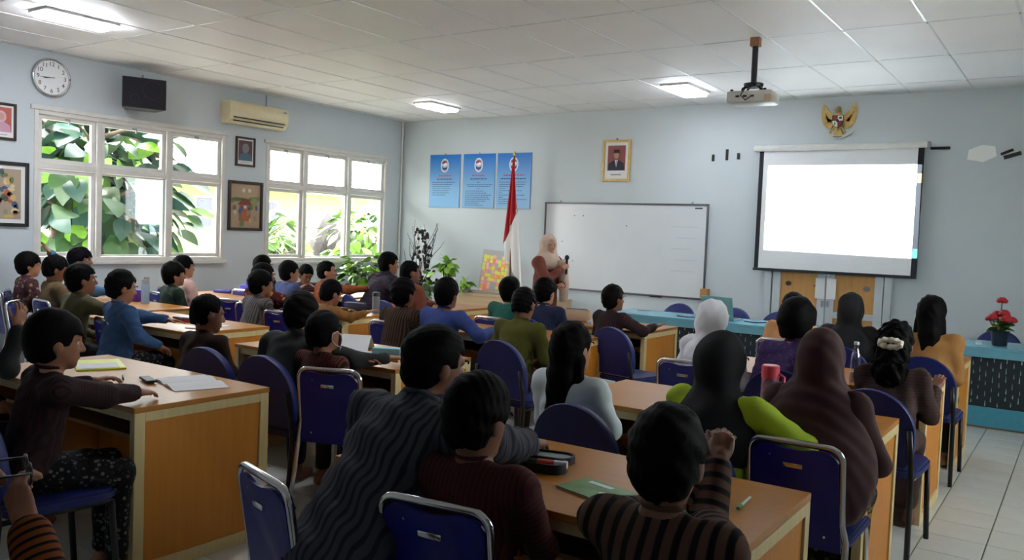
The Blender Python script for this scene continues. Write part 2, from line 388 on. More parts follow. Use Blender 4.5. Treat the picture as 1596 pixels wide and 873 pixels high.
# ---------------------------------------------------------------- outside the windows
M_pave = mat('outside_concrete', (190, 186, 178), .85, var=.1, scale=2)
struct('ground_outside', MB().box((-5, 8, -.3), (70, 70, .2)), M_pave)
struct('unseen_eave', MB().box((XR+.95, (YB+YF)/2, ZC+.22), (1.5, YF-YB+2, .1)), M_white)
struct('unseen_eave', MB().box((XL-.85, (YB+YF)/2, ZC+.22), (1.5, YF-YB+2, .1)), M_white)  # out of view, added to keep direct sun out of the left windows
bld = empty('green_building', (-19.0, 15, 0), 0, 'lime green building with small dark windows seen through the window', 'building')
M_lime = mat('lime_wall', (122, 160, 76), .8, var=.05, scale=1)
MB().box((-2, 0, 1.3), (4, 9, 2.6)).build('wall', M_lime, bld)
roof = MB().add([(.5, -5, 2.6), (.5, 5, 2.6), (-4.5, 5, 4.8), (-4.5, -5, 4.8), (.5, -5, 2.5), (.5, 5, 2.5), (-4.5, 5, 4.7), (-4.5, -5, 4.7)], [(0, 1, 2, 3), (7, 6, 5, 4), (0, 4, 5, 1), (1, 5, 6, 2), (2, 6, 7, 3), (3, 7, 4, 0)]).build('roof', mat('roof_tile_pale', (214, 206, 196), .6), bld)
rb = MB()
for k in range(14): rb.box((.5-.36*k, 0, 2.63+.158*k), (.04, 9.9, .05))
rb.build('tile_course', mat('roof_course', (190, 180, 172), .7), roof)
M_dwin = mat('dark_pane', (40, 44, 60), .15)
for cy, cz, h in ((-1.53, 2.04, .33), (-1.53, 1.62, .31), (.6, 1.8, .8)):
    wf = MB().box((.03, cy, cz), (.07, .56, h+.10)).build('window', M_white, bld)
    MB().box((.07, cy, cz), (.02, .46, h)).build('pane', M_dwin, wf)

def leaf_mesh(name, L, W, bend=.25, fold=.12, n=5):
    vs = []; fs = []
    for i in range(n+1):
        t = i/n; w = W*.5*(math.sin(PI*min(1, t**.75)))**.8+.002
        if i == n: w = .004
        z = -bend*L*t*t; y = L*t
        vs += [(-w, y, z+fold*w), (0, y, z-.0), (w, y, z+fold*w)]
    for i in range(n):
        a = 3*i; fs += [(a, a+1, a+4, a+3), (a+1, a+2, a+5, a+4)]
    m = MB(); m.add(vs, fs); return m.mesh(name, True)
big_leaf = leaf_mesh('leaf', .30, .19); mid_leaf = leaf_mesh('leaf', .2, .11); blade = leaf_mesh('leaf', .75, .05, .35, .3); small_leaf = leaf_mesh('leaf', .11, .075)
for m_ in (big_leaf, mid_leaf, blade, small_leaf): m_.materials.append(M_leaf)
def leaves(root, me, n, centre, rad, mats, smin=.7, smax=1.2, droop=.4, keep=None):
    k = 0; tries = 0
    while k < n and tries < n*30:
        tries += 1
        p = np.random.randn(3); p /= np.linalg.norm(p); p *= random.random()**.4
        q = Vector((centre[0]+p[0]*rad[0], centre[1]+p[1]*rad[1], centre[2]+p[2]*rad[2]))
        if keep and not keep(q): continue
        o = obj('leaf', me, root, random.choice(mats), q)
        d = Vector((p[0], p[1], p[2]*.6-droop+random.uniform(-.3, .5))); d = d.normalized() if d.length > 1e-3 else Vector((1, 0, 0))
        e = d.to_track_quat('Y', 'Z').to_euler(); o.rotation_euler = (e.x, e.y+random.uniform(-.7, .7), e.z+random.uniform(-.5, .5))
        s_ = random.uniform(smin, smax); o.scale = (s_, s_, s_); k += 1
def tree(name, base, h, label, me, n, rad, mats, cz, keep=None, group=None):
    t = empty(name, base, 0, label, 'tree', group)
    tr = MB(); top = Vector((0, 0, h)); tr.tube([(0, 0, 0), (.05, .04, h*.35), (-.04, .02, h*.7), top], .09, 8, radii=[.1, .08, .06, .03])
    for k in range(7):
        a = k*2.4; z = h*(.35+.09*k); tr.tube([(0, 0, z), (rad[0]*.5*math.cos(a), rad[1]*.5*math.sin(a), z+.25), (rad[0]*.85*math.cos(a), rad[1]*.85*math.sin(a), z+.35)], .02, 6, radii=[.035, .02, .008])
    tr.build('trunk', M_bark, t, True)
    leaves(t, me, n, (0, 0, cz), rad, mats, 1.0, 1.75, keep=keep); return t
tree('broadleaf_tree', (-11.2, 6.30, -.2), 3.2, 'broad leaved tree close outside the window below the loudspeaker', big_leaf, 290, (.9, 1.35, 1.3), [M_leaf, M_leaf, M_leafd, M_leafd, M_leafy], 2.05)
tree('broadleaf_tree', (-12.9, 7.2, -.2), 3.3, 'second broad leaved tree standing deeper behind the first', big_leaf, 280, (.8, 1.0, 1.7), [M_leaf, M_leafd, M_bark], 2.1)
tree('garden_shrub', (-10.95, 11.3, -.2), 1.6, 'low sunlit shrub outside the window beside the room corner', mid_leaf, 290, (.6, 1.0, .85), [M_leafy, M_leaf, M_leafy], 1.5)
tree('broadleaf_tree', (-12.0, 6.1, -.2), 3.6, 'tallest broad leaved tree shading the top of the window', big_leaf, 280, (.7, 1.5, .9), [M_leaf, M_leafd, M_leaf], 2.75)
tree('garden_shrub', (-12.3, 10.0, -.2), 1.6, 'thin pale shrub beyond the spiky plant outside', mid_leaf, 230, (.6, .8, .85), [M_leafy, M_leaf], 1.35)
sp = empty('spiky_plant', (-11.0, 8.95, .0), 0, 'spiky long bladed plant outside the farther window', 'plant')
MB().tube([(0, 0, -.2), (0, 0, .75), (.02, 0, 1.35)], .06).build('stem', M_bark, sp, True)
for k in range(46):
    a = random.uniform(0, 2*PI); e = random.uniform(-.2, 1.2)
    o = obj('leaf', blade, sp, random.choice([M_leaf, M_leafy]), (.02, 0, 1.35+random.uniform(-.15, .2)))
    o.rotation_euler = (e, 0, a); o.scale = (.8, .8, .8)
# rough boulder mound in the garden
def blob(name, c, r, m, parent=None, seed=0, amp=.18, n=3):
    bm = bmesh.new(); bmesh.ops.create_icosphere(bm, subdivisions=n, radius=1)
    rs = np.random.RandomState(seed); A = rs.randn(6, 3)*2.2; ph = rs.rand(6)*6
    for v in bm.verts:
        k = 1+amp*sum(math.sin(A[i] @ np.array(v.co)+ph[i]) for i in range(6))/2.5
        v.co = Vector((v.co.x*r[0]*k+c[0], v.co.y*r[1]*k+c[1], v.co.z*r[2]*k+c[2]))
    me = bpy.data.meshes.new(name); bm.to_mesh(me); bm.free()
    return obj(name, me, parent, m)
M_rock = mat('dark_rock', (58, 52, 52), .9, var=.35, scale=4, bump=.8)
for i, (c, r) in enumerate((((-12.4, 11.75, .75), (.6, .62, .95)), ((-12.2, 12.6, .4), (.5, .6, .7)), ((-12.1, 11.0, .15), (.5, .5, .5)))):
    tag(blob('garden_rock', c, r, M_rock, seed=i), ['tall dark garden boulder seen through the farther window', 'garden boulder half hidden right of the tall one', 'low garden boulder at the foot of the tall one'][i], 'rock', 'garden boulders')
# ================================================================ SMOOTH BODIES (implicit surfaces meshed into one skin)
def smin(a, b, k):
    h = np.clip(.5+.5*(b-a)/k, 0, 1); return b*(1-h)+a*h-k*h*(1-h)
class Field:
    def __init__(s, X, Y, Z):
        s.X, s.Y, s.Z = X, Y, Z; s.D = np.full((len(X), len(Y), len(Z)), .5, np.float32)
    def sl(s, lo, hi, m):
        o = []
        for A, a, b in zip((s.X, s.Y, s.Z), lo, hi):
            i0 = max(0, int(np.searchsorted(A, a-m))-1); i1 = min(len(A), int(np.searchsorted(A, b+m))+1)
            if i1-i0 < 1: return None
            o.append(slice(i0, i1))
        return tuple(o)
    def pts(s, q): return s.X[q[0]][:, None, None], s.Y[q[1]][None, :, None], s.Z[q[2]][None, None, :]
    def put(s, q, d, k, op):
        D = s.D[q]
        s.D[q] = smin(D, d, k) if op == 'u' else -smin(-D, d, k)
    def e(s, c, r, Rm=None, k=.02, op='u'):
        c = np.asarray(c, float); r = np.asarray(r, float); b = np.full(3, r.max()) if Rm is not None else r
        q = s.sl(c-b, c+b, k+.03)
        if q is None: return s
        x, y, z = s.pts(q); x = x-c[0]; y = y-c[1]; z = z-c[2]
        if Rm is not None:
            x, y, z = (Rm[0, 0]*x+Rm[1, 0]*y+Rm[2, 0]*z, Rm[0, 1]*x+Rm[1, 1]*y+Rm[2, 1]*z, Rm[0, 2]*x+Rm[1, 2]*y+Rm[2, 2]*z)
        k0 = np.sqrt((x/r[0])**2+(y/r[1])**2+(z/r[2])**2); k1 = np.sqrt((x/r[0]**2)**2+(y/r[1]**2)**2+(z/r[2]**2)**2)
        s.put(q, (k0*(k0-1)/np.maximum(k1, 1e-6)).astype(np.float32), k, op); return s
    def c(s, a, b, ra, rb, k=.02, op='u'):
        a = np.asarray(a, float); b = np.asarray(b, float); m = max(ra, rb)
        q = s.sl(np.minimum(a, b)-m, np.maximum(a, b)+m, k+.03)
        if q is None: return s
        x, y, z = s.pts(q); d = b-a; L2 = max(d @ d, 1e-9)
        t = np.clip(((x-a[0])*d[0]+(y-a[1])*d[1]+(z-a[2])*d[2])/L2, 0, 1)
        dist = np.sqrt((x-a[0]-t*d[0])**2+(y-a[1]-t*d[1])**2+(z-a[2]-t*d[2])**2)-(ra+(rb-ra)*t)
        s.put(q, dist.astype(np.float32), k, op); return s
    def cut(s, n, d):
        """keep the side where n.p > d"""
        x, y, z = s.X[:, None, None], s.Y[None, :, None], s.Z[None, None, :]
        s.D = np.maximum(s.D, (d-(n[0]*x+n[1]*y+n[2]*z)).astype(np.float32)); return s
    def wrinkle(s, amp, fr, seed):
        x, y, z = s.X[:, None, None], s.Y[None, :, None], s.Z[None, None, :]; rs = np.random.RandomState(seed)
        n = 0
        for i in range(3):
            a = rs.randn(3)*fr*(1+.6*i); n = n+np.sin(a[0]*x+a[1]*y+a[2]*z+rs.rand()*6)/(1+.5*i)
        s.D = s.D+(amp*n*.55).astype(np.float32); return s
    def nets(s):
        D = s.D; ins = D < 0; X, Y, Z = s.X, s.Y, s.Z
        c = ins[:-1, :-1, :-1].astype(np.int8)
        tot = np.zeros_like(c)
        for a in (0, 1):
            for b in (0, 1):
                for d in (0, 1): tot += ins[a:ins.shape[0]-1+a, b:ins.shape[1]-1+b, d:ins.shape[2]-1+d]
        I, J, K = np.nonzero((tot > 0) & (tot < 8))
        if len(I) == 0: return np.zeros((0, 3)), np.zeros((0, 4), int)
        idx = -np.ones(tot.shape, np.int32); idx[I, J, K] = np.arange(len(I))
        acc = np.zeros((len(I), 3)); cnt = np.zeros(len(I))
        cor = [(a, b, d) for a in (0, 1) for b in (0, 1) for d in (0, 1)]
        for p in cor:
            for ax in range(3):
                if p[ax]: continue
                q = list(p); q[ax] = 1
                v0 = D[I+p[0], J+p[1], K+p[2]]; v1 = D[I+q[0], J+q[1], K+q[2]]
                m = (v0 < 0) != (v1 < 0); t = np.where(m, v0/np.where(v0 == v1, 1, v0-v1), 0)
                P0 = np.stack([X[I+p[0]], Y[J+p[1]], Z[K+p[2]]], 1); P1 = np.stack([X[I+q[0]], Y[J+q[1]], Z[K+q[2]]], 1)
                acc += np.where(m[:, None], P0+t[:, None]*(P1-P0), 0); cnt += m
        V = acc/np.maximum(cnt, 1)[:, None]; F = []
        for ax in range(3):
            a0 = [slice(None)]*3; a1 = [slice(None)]*3; a0[ax] = slice(0, -1); a1[ax] = slice(1, None)
            A = ins[tuple(a0)]; B = ins[tuple(a1)]; ch = A != B
            o1, o2 = [(1, 2), (2, 0), (0, 1)][ax]
            i = np.array(np.nonzero(ch)).T
            ok = (i[:, o1] > 0) & (i[:, o2] > 0) & (i[:, o1] < tot.shape[o1]) & (i[:, o2] < tot.shape[o2]); i = i[ok]
            if len(i) == 0: continue
            fl = A[i[:, 0], i[:, 1], i[:, 2]]
            def g(d1, d2):
                j = i.copy(); j[:, o1] += d1; j[:, o2] += d2; return idx[j[:, 0], j[:, 1], j[:, 2]]
            q = np.stack([g(-1, -1), g(0, -1), g(0, 0), g(-1, 0)], 1)
            q = np.where(fl[:, None], q, q[:, ::-1]); F.append(q)
        F = np.concatenate(F); F = F[(F >= 0).all(1)]
        return V, F
def axis(lo, hi, res, fine=None):
    if fine is None: return np.arange(lo, hi+res, res)
    a, b, r = fine; a = max(a, lo); b = min(b, hi)
    return np.concatenate([np.arange(lo, a-res*.4, res), np.arange(a, b, r), np.arange(b+r*.3, hi+res, res)])
def np_mesh(name, parts, smooth=True):
    V = []; F = []; n = 0
    for v, f in parts: V.append(v); F.append(f+n); n += len(v)
    V = np.concatenate(V); F = np.concatenate(F)
    me = bpy.data.meshes.new(name); me.vertices.add(len(V)); me.vertices.foreach_set('co', V.astype(np.float32).ravel())
    me.loops.add(F.size); me.loops.foreach_set('vertex_index', F.astype(np.int32).ravel())
    me.polygons.add(len(F)); me.polygons.foreach_set('loop_start', np.arange(0, F.size, 4, dtype=np.int32)); me.polygons.foreach_set('loop_total', np.full(len(F), 4, np.int32))
    me.update(calc_edges=True); me.validate()
    if smooth: me.polygons.foreach_set('use_smooth', np.ones(len(F), bool))
    return me

# ---------------------------------------------------------------- hands
HANDS = {}
def hand(curl, spread, thumb, res):
    key = (curl, spread, thumb, res)
    if key in HANDS: return HANDS[key]
    f = Field(axis(-.075, .095, res), axis(-.05, .21, res), axis(-.11, .05, res))
    f.c((0, -.035, 0), (0, .015, 0), .023, .024)
    f.e((0, .048, -.002), (.041, .055, .016), k=.015)
    for x, L, y0, sp in ((.029, .072, .082, 1), (.010, .08, .088, .3), (-.010, .074, .085, -.35), (-.028, .058, .075, -1)):
        a = np.array([x, y0, 0.]); ang = 0; f.c((x*.6, .03, 0), a, .012, .0098, .006); r = .0088 if x > -.02 else .0076
        for seg, fr in ((0, .45), (1, .32), (2, .25)):
            ang += curl*(1.0 if seg else .7)
            d = np.array([math.sin(sp*spread)*math.cos(ang), math.cos(sp*spread)*math.cos(ang), -math.sin(ang)]); b = a+d*L*fr
            f.c(a, b, r, r*.9, .003); a = b; r *= .92
    ta = np.array([.024, .028, -.006]); tb = ta+.045*np.array([math.sin(thumb), math.cos(thumb), -.25]); tc = tb+.034*np.array([math.sin(thumb*.55), math.cos(thumb*.55), -.2])
    f.c(ta, tb, .0135, .0105, .01); f.c(tb, tc, .0105, .0085, .003)
    HANDS[key] = f.nets(); return HANDS[key]
HPOSE = {'relax': (.42, .08, .75), 'flat': (.14, .1, .7), 'fist': (1.15, .03, .5), 'open': (.05, .22, .95), 'hold': (.8, .04, .6), 'point': (.3, .05, .6)}

def nrm(v): v = np.asarray(v, float); return v/max(np.linalg.norm(v), 1e-9)
def rotz(a): c, s_ = math.cos(a), math.sin(a); return np.array([[c, -s_, 0], [s_, c, 0], [0, 0, 1]])
def rotx(a): c, s_ = math.cos(a), math.sin(a); return np.array([[1, 0, 0], [0, c, -s_], [0, s_, c]])
def ik(S, Tg, a, b, hint):
    d = Tg-S; L = np.linalg.norm(d); L = min(max(L, abs(a-b)+.01), (a+b)*.995); d = nrm(d); Tg = S+d*L
    x = (a*a-b*b+L*L)/(2*L); h = math.sqrt(max(a*a-x*x, 0)); n = nrm(hint-d*(hint @ d)); return S+d*x+n*h, Tg

SKIN = [mat('skin_tan', (150, 100, 74), .55, var=.06, scale=25), mat('skin_brown', (124, 80, 58), .55, var=.06, scale=25), mat('skin_light', (176, 126, 98), .55, var=.06, scale=25)]
eye_me = MB().ball((0, 0, 0), .0115, 10, 7).mesh('eye', True); eye_me.materials.append(M_eyew)
iris_me = MB().ball((0, .0085, 0), (.0062, .005, .0062), 8, 6).mesh('iris', True); iris_me.materials.append(M_eyeb)
brow_me = MB().tube([(-.017, -.004, -.003), (-.006, .002, .002), (.008, .002, .001), (.017, -.004, -.004)], .003, 6).mesh('eyebrow', True); brow_me.materials.append(M_hair)

def person(label, head, yaw=0, hyaw=0, hpitch=0, s=None, lean=None, side=0.0, shirt=None, lower=None, hair='short', hairm=None, skin=0, hs=1.0, sw=1.08,
           Lh=None, Rh=None, Lw=None, Rw=None, Lp='relax', Rp='relax', sleeve='long', q=1.0, hem=True, fem=False, seat=.45, stand=False, cover=None, Lpalm=None, Rpalm=None, elbow=(1, -.35, -.7), name='person', group=None, hv=1.0, seed=None):
    """one seated (or standing) person; head = world position of the head centre, yaw = facing (0 looks at the front wall), hyaw/hpitch turn the head"""
    seed = seed if seed is not None else abs(int(head[0]*997+head[1]*131)) % 9999
    yawr = R(yaw)
    def frame(s_, ln):
        u = nrm((math.tan(R(side)), math.sin(ln), math.cos(ln))); fw = nrm(np.array([0, 1., 0])-u*u[1]); rt = np.cross(fw, u)
        P = np.array([0, 0, (seat+.095*s_) if not stand else .86*s_]); N = P+.5*s_*u
        un = nrm(u*.55+np.array([0, .04, .45])); H = N+(.040*s_+.106*hs)*un
        return u, fw, rt, P, N, H
    hz = head[2]
    if s is None: s = .85
    if lean is None:
        best = min(range(2, 36), key=lambda d: abs(frame(s, R(d))[5][2]-hz)); lean = best
    for _ in range(30):
        u, fw, rt, P, N, H = frame(s, R(lean)); s += (hz-H[2])*.8
        if abs(hz-H[2]) < .002: break
    u, fw, rt, P, N, H = frame(s, R(lean))
    B = np.stack([rt, fw, u], 1)
    RW = rotz(yawr); off = np.array(head)-RW @ H; off[2] = 0
    if Lw is not None: Lh = RW.T @ (np.asarray(Lw, float)-off)
    if Rw is not None: Rh = RW.T @ (np.asarray(Rw, float)-off)
    root = empty(name, (off[0], off[1], 0), yawr, label, 'person', group)
    Hr = rotz(R(hyaw)) @ rotx(R(hpitch))
    def hp(x, y, z): return H+Hr @ (np.array([x, y, z])*hs)
    # joints
    S = {}; E = {}; Wr = {}; hd = {}
    for sd, sg, tg in (('L', -1, Lh), ('R', 1, Rh)):
        S[sd] = N-.05*s*u+rt*sg*(.178 if not fem else .160)*s*sw
        if tg is None: tg = np.array([sg*.10*s, P[1]+.30*s, P[2]+.09]) if not stand else P+np.array([sg*.24*s, .05, -.06])
        tg = np.asarray(tg, float)
        E[sd], Wr[sd] = ik(S[sd], tg, .275*s, .245*s, np.array([sg*elbow[0], elbow[1], elbow[2]]))
        hd[sd] = nrm(Wr[sd]-E[sd])
    hip = {sd: P+np.array([sg*.085*s, .02, -.015*s]) for sd, sg in (('L', -1), ('R', 1))}
    if stand:
        kn = {sd: hip[sd]+np.array([sg*.01, .02, -.40*s]) for sd, sg in (('L', -1), ('R', 1))}; an = {sd: np.array([hip[sd][0], .0, .085]) for sd in 'LR'}
    else:
        kn = {sd: np.array([sg*.12*s, .42*s, seat+.055*s]) for sd, sg in (('L', -1), ('R', 1))}; an = {sd: np.array([sg*.115*s, .40*s, .085]) for sd, sg in (('L', -1), ('R', 1))}
    # ---- skin body, one continuous surface
    allp = np.array([P, N, H]+[v for d in (S, E, Wr, kn, an) for v in d.values()])
    lo = allp.min(0)-.2; hi = allp.max(0)+.2; lo[2] = -.02; hi[2] = H[2]+.14
    r0 = .015*q; rf = .0068*q
    f = Field(axis(lo[0], hi[0], r0, (H[0]-.1, H[0]+.1, rf)), axis(lo[1], hi[1], r0, (H[1]-.125, H[1]+.125, rf)), axis(lo[2], hi[2], r0, (H[2]-.13, H[2]+.125, rf)))
    f.e(P, np.array([.155, .11, .105])*s, B).e(P+.17*s*u, np.array([.135, .092, .14])*s, B, .05).e(P+.36*s*u, np.array([.152, .098, .165])*s, B, .05)
    f.c(S['L'], S['R'], .052*s, .052*s, .04)
    f.c(N-.03*u, hp(0, -.018, -.06), .056*s, .048*hs, .03)
    f.e(hp(0, -.012, .022), np.array([.074, .092, .092])*hs, Hr, .02).e(hp(0, .022, -.042), np.array([.058, .068, .072])*hs, Hr, .03)
    f.c(hp(-.012, .066, -.09), hp(.012, .066, -.09), .019*hs, .019*hs, .02)
    f.c(hp(0, .088, .002), hp(0, .104, -.03), .008*hs, .0125*hs, .010)
    f.e(hp(0, .074, .02), np.array([.048, .018, .013])*hs, Hr, .015)
    for sg in (-1, 1):
        f.e(hp(sg*.031, .102, 0), np.array([.019, .016, .013])*hs, Hr, .012, 's')
        f.e(hp(sg*.076, -.006, -.014), np.array([.011, .021, .031])*hs, Hr, .006)
        f.c(hp(sg*.012, .094, -.034), hp(sg*.016, .088, -.034), .008*hs, .007*hs, .006)
    f.e(hp(0, .088, -.058), np.array([.022, .010, .006])*hs, Hr, .006).e(hp(0, .086, -.068), np.array([.019, .010, .006])*hs, Hr, .006)
    for sd in 'LR':
        f.c(S[sd], E[sd], .046*s, .037*s, .03).c(E[sd], Wr[sd], .037*s, .024*s, .012)
        f.c(hip[sd], kn[sd], .078*s, .054*s, .04).c(kn[sd], an[sd], .052*s, .034*s, .02)
        f.c(an[sd]-np.array([0, .03, .045]), an[sd]+np.array([0, .13*s, -.052]), .034, .028, .03)
    parts = [f.nets()]
    for sd, pose, palm in (('L', Lp, Lpalm), ('R', Rp, Rpalm)):
        hv_, hf_ = hand(*HPOSE[pose], .0045 if q < 1.15 else .0062)
        y_ = hd[sd]; zref = -np.asarray(palm, float) if palm is not None else np.array([0, 0, 1.]) + .3*fw
        z_ = nrm(zref-y_*(zref @ y_)); x_ = np.cross(y_, z_); vv = hv_*(.98*s+.02)
        ff = hf_
        if sd == 'R': vv = vv*np.array([-1, 1, 1]); ff = hf_[:, ::-1]
        parts.append((vv @ np.stack([x_, y_, z_]) + Wr[sd], ff))
    obj('body', np_mesh('body', parts), root, SKIN[skin])
    # ---- face details
    for sg in (-1, 1):
        Mh = Matrix([list(Hr[i]) for i in range(3)]).to_4x4()
        e_ = obj('eye', eye_me, root); e_.matrix_local = Matrix.Translation(Vector(hp(sg*.031, .0695, 0))) @ Mh @ Matrix.Scale(hs, 4)
        obj('iris', iris_me, e_)
        if hair != 'hijab' or q < 1.4:
            b_ = obj('eyebrow', brow_me, root, hairm or M_hair); b_.matrix_local = Matrix.Translation(Vector(hp(sg*.031, .094, .024))) @ Mh @ Matrix.Scale(hs, 4)
    # ---- shirt
    if shirt is not None:
        r1 = .0125*q; lo = np.minimum(allp.min(0), P-.2)-.16; hi = allp.max(0)+.16
        pts2 = np.array([P, N]+[v for d in (S, E, Wr) for v in d.values()]); lo = pts2.min(0)-.2; hi = pts2.max(0)+.14
        g = Field(axis(lo[0], hi[0], r1), axis(lo[1], hi[1], r1), axis(lo[2], hi[2], r1))
        w = 1.0 if not fem else .95
        g.e(P+.02*u-.01*fw, np.array([.192*w, .142, .125])*s, B).e(P+.17*s*u, np.array([.185*w, .132, .165])*s, B, .06).e(P+.35*s*u, np.array([.178*w*(.4+.6*sw), .122, .165])*s, B, .06)
        g.c(S['L']-.004*u, S['R']-.004*u, .068*s, .068*s, .05)
        nk = nrm(hp(0, -.02, -.07)-N); g.c(N-.05*u, N+.030*nk, .080*s, .060*s, .025)
        for sd in 'LR':
            g.c(S[sd], E[sd], .072*s, .062*s, .035)
            if sleeve == 'long': g.c(E[sd], Wr[sd]-hd[sd]*.02, .060*s, .043*s, .02)
            else:
                pass
        if stand and hem:
            for t in np.linspace(.05, 1, 7):
                c_ = P*(1-t)+np.array([0, 0, .1])*t; g.e(c_, (np.array([.175+.03*t, .135+.04*t, .13]))*s, None, .06)
        g.wrinkle(.0085*s, 28, seed)
        g.cut((0, 0, 1), (seat+.012 if not stand else .06))
        if sleeve != 'long':
            pass
        V, F = g.nets(); me = np_mesh('shirt', [(V, F)])
        co = (V-P) @ rt; best = np.full(len(V), 9.)
        for sd in 'LR':
            acc = .3
            for A_, B_ in ((S[sd], E[sd]), (E[sd], Wr[sd])):
                d_ = B_-A_; L_ = np.linalg.norm(d_); t_ = ((V-A_) @ d_)/L_**2; tt = np.clip(t_, 0, 1); dist = np.linalg.norm(V-A_-tt[:, None]*d_, axis=1)
                m_ = (dist < .085*s) & ((t_ > .12) | (acc > .31)) & (dist < best); co = np.where(m_, acc+t_*L_, co); best = np.where(m_, dist, best); acc += L_
        at_r = me.attributes.new('stripe', 'FLOAT', 'POINT'); at_r.data.foreach_set('value', co.astype(np.float32)) if len(me.vertices) == len(co) else None
        obj('shirt' if not (stand and hem) else 'dress', me, root, shirt)
        cv = MB(); ring = []
        for i in range(14):
            a = 2*PI*i/14; ring.append(N+.034*nk+B @ (np.array([math.cos(a)*.060, math.sin(a)*.058, .006*math.sin(a)])*s))
        cv.tube(ring+[ring[0]], .011*s, 6); cv.build('collar', shirt, root, True)
    # ---- trousers or wrapped cloth
    if lower is not None and not (stand and hem):
        r2 = .017*q; pts3 = np.array([P]+[v for d in (hip, kn, an) for v in d.values()]); lo = pts3.min(0)-.16; hi = pts3.max(0)+.16; lo[2] = 0.05
        g = Field(axis(lo[0], hi[0], r2), axis(lo[1], hi[1], r2), axis(lo[2], hi[2], r2))
        g.e(P, np.array([.165, .125, .105])*s, B)
        for sd in 'LR': g.c(hip[sd], kn[sd], .092*s, .07*s, .04).c(kn[sd], an[sd]+np.array([0, 0, .05]), .068*s, .056*s, .03)
        if fem: g.c((hip['L']+hip['R'])/2, (kn['L']+kn['R'])/2, .085*s, .065*s, .06).c((kn['L']+kn['R'])/2, (an['L']+an['R'])/2+np.array([0, 0, .06]), .07*s, .06*s, .06)
        g.wrinkle(.005, 22, seed+1); g.cut((0, 0, 1), .10)
        obj('skirt' if fem else 'trousers', np_mesh('trousers', [g.nets()]), root, lower)
    # ---- hair or headscarf
    hm = hairm or M_hair; r3 = .0075*q
    if hair in ('short', 'crop', 'bowl', 'long', 'curly'):
        v = {'crop': .97, 'short': 1.04, 'bowl': 1.09, 'long': 1.02, 'curly': 1.03}[hair]*hv
        A = np.array([.20, .24, .22])
        lo = H-.17; hi = H+.17
        if hair in ('long', 'curly'): lo = lo-np.array([.03, .1, .36])
        g = Field(axis(lo[0], hi[0], r3), axis(lo[1], hi[1], r3), axis(lo[2], hi[2], r3))
        g.e(hp(0, -.016, .028), np.array([.083, .104, .099])*hs*v, Hr, .01)
        g.e(hp(0, -.045, -.035), np.array([.066, .060, .066])*hs*v, Hr, .03)
        x, y, z = g.X[:, None, None]-H[0], g.Y[None, :, None]-H[1], g.Z[None, None, :]-H[2]
        lx = (Hr[0, 0]*x+Hr[1, 0]*y+Hr[2, 0]*z)/hs; ly = (Hr[0, 1]*x+Hr[1, 1]*y+Hr[2, 1]*z)/hs; lz = (Hr[0, 2]*x+Hr[1, 2]*y+Hr[2, 2]*z)/hs
        hl = {'crop': .066, 'short': .052, 'bowl': .034, 'long': .05, 'curly': .055}[hair]
        jag = .007*np.sin(lx*90+seed)+.005*np.sin(lx*190+ly*120+seed*2)
        face = np.maximum(np.maximum(.046-ly-.35*np.maximum(0, .02-lz), lz-hl-jag), np.abs(lx)-.2)
        zc = {'crop': .012, 'short': -.004, 'bowl': -.014, 'long': -.2, 'curly': -.004}[hair]
        sidecut = np.maximum(np.maximum(-.020-ly+.5*np.maximum(0, -.02-lz), lz-zc-.6*np.maximum(0, .03-ly)*0-jag*.6), np.abs(lx)-.2)
        nape = -(lz+{'crop': .070, 'short': .090, 'bowl': .096}.get(hair, .1)+jag*.8)
        d = g.D/hs
        if hair not in ('long', 'curly'):
            d = np.maximum(d, nape)
        d = np.maximum(d, -face)
        d = np.maximum(d, -sidecut)
        g.D = (d*hs).astype(np.float32)
        g.wrinkle(.0042, 75, seed+2)
        if hair == 'long':
            bk = -fw
            g.c(hp(0, -.05, -.02), hp(0, -.08, -.13), .070*hs, .055*hs, .04)
            g.c(hp(-.02, -.075, -.12), hp(-.02, -.11, -.42), .052*hs, .026*hs, .02); g.c(hp(.025, -.075, -.12), hp(.03, -.105, -.39), .05*hs, .022*hs, .02)
            g.c(hp(-.07, -.03, -.05), hp(-.105, -.035, -.27), .03*hs, .010*hs, .02); g.c(hp(.07, -.03, -.05), hp(.10, -.045, -.26), .03*hs, .010*hs, .02)
            g.wrinkle(.003, 70, seed+5)
        if hair == 'curly':
            g.e(hp(0, -.085, -.05), np.array([.085, .065, .10])*hs, Hr, .03).e(hp(.0, -.105, -.15), np.array([.088, .065, .10])*hs, Hr, .03); g.wrinkle(.011, 75, seed+3)
        obj('hair', np_mesh('hair', [g.nets()]), root, hm)
        if hair == 'curly':
            sc = MB(); ring = [hp(.052*math.cos(2*PI*i/20), -.158-.010*math.sin(i*2.1), -.02+.018*math.sin(2*PI*i/20)) for i in range(20)]
            sc.tube(ring+[ring[0]], .016*hs, 7, radii=[(.013+.006*(i % 2))*hs for i in range(21)]); sc.build('scrunchie', mat('cream_cloth', (214, 206, 188), .8), root, True)
    elif hair == 'hijab':
        big = cover or (.22, .16, .15, .02)
        cx, cy, cz, drop = big
        lo = np.minimum(N-np.array([cx, cy, cz*2])*s*1.25-np.array([0, 0, drop]), H-.2); hi = np.maximum(N+np.array([cx, cy, .05])*s*1.25, H+.17)
        g = Field(axis(lo[0], hi[0], r3*1.25), axis(lo[1], hi[1], r3*1.25), axis(lo[2], hi[2], r3*1.25))
        g.e(hp(0, -.014, .012), np.array([.092, .112, .116])*hs, Hr, .02)
        g.c(hp(0, -.03, -.05), N+.01*u, .085*hs, .088*s, .04)
        g.e(N-(drop+.03)*u, np.array([cx, cy, cz])*s, B, .07)
        if drop > .12: g.e(N-.06*u, np.array([.19, .14, .12])*s, B, .08)
        g.wrinkle(.006, 30, seed+4)
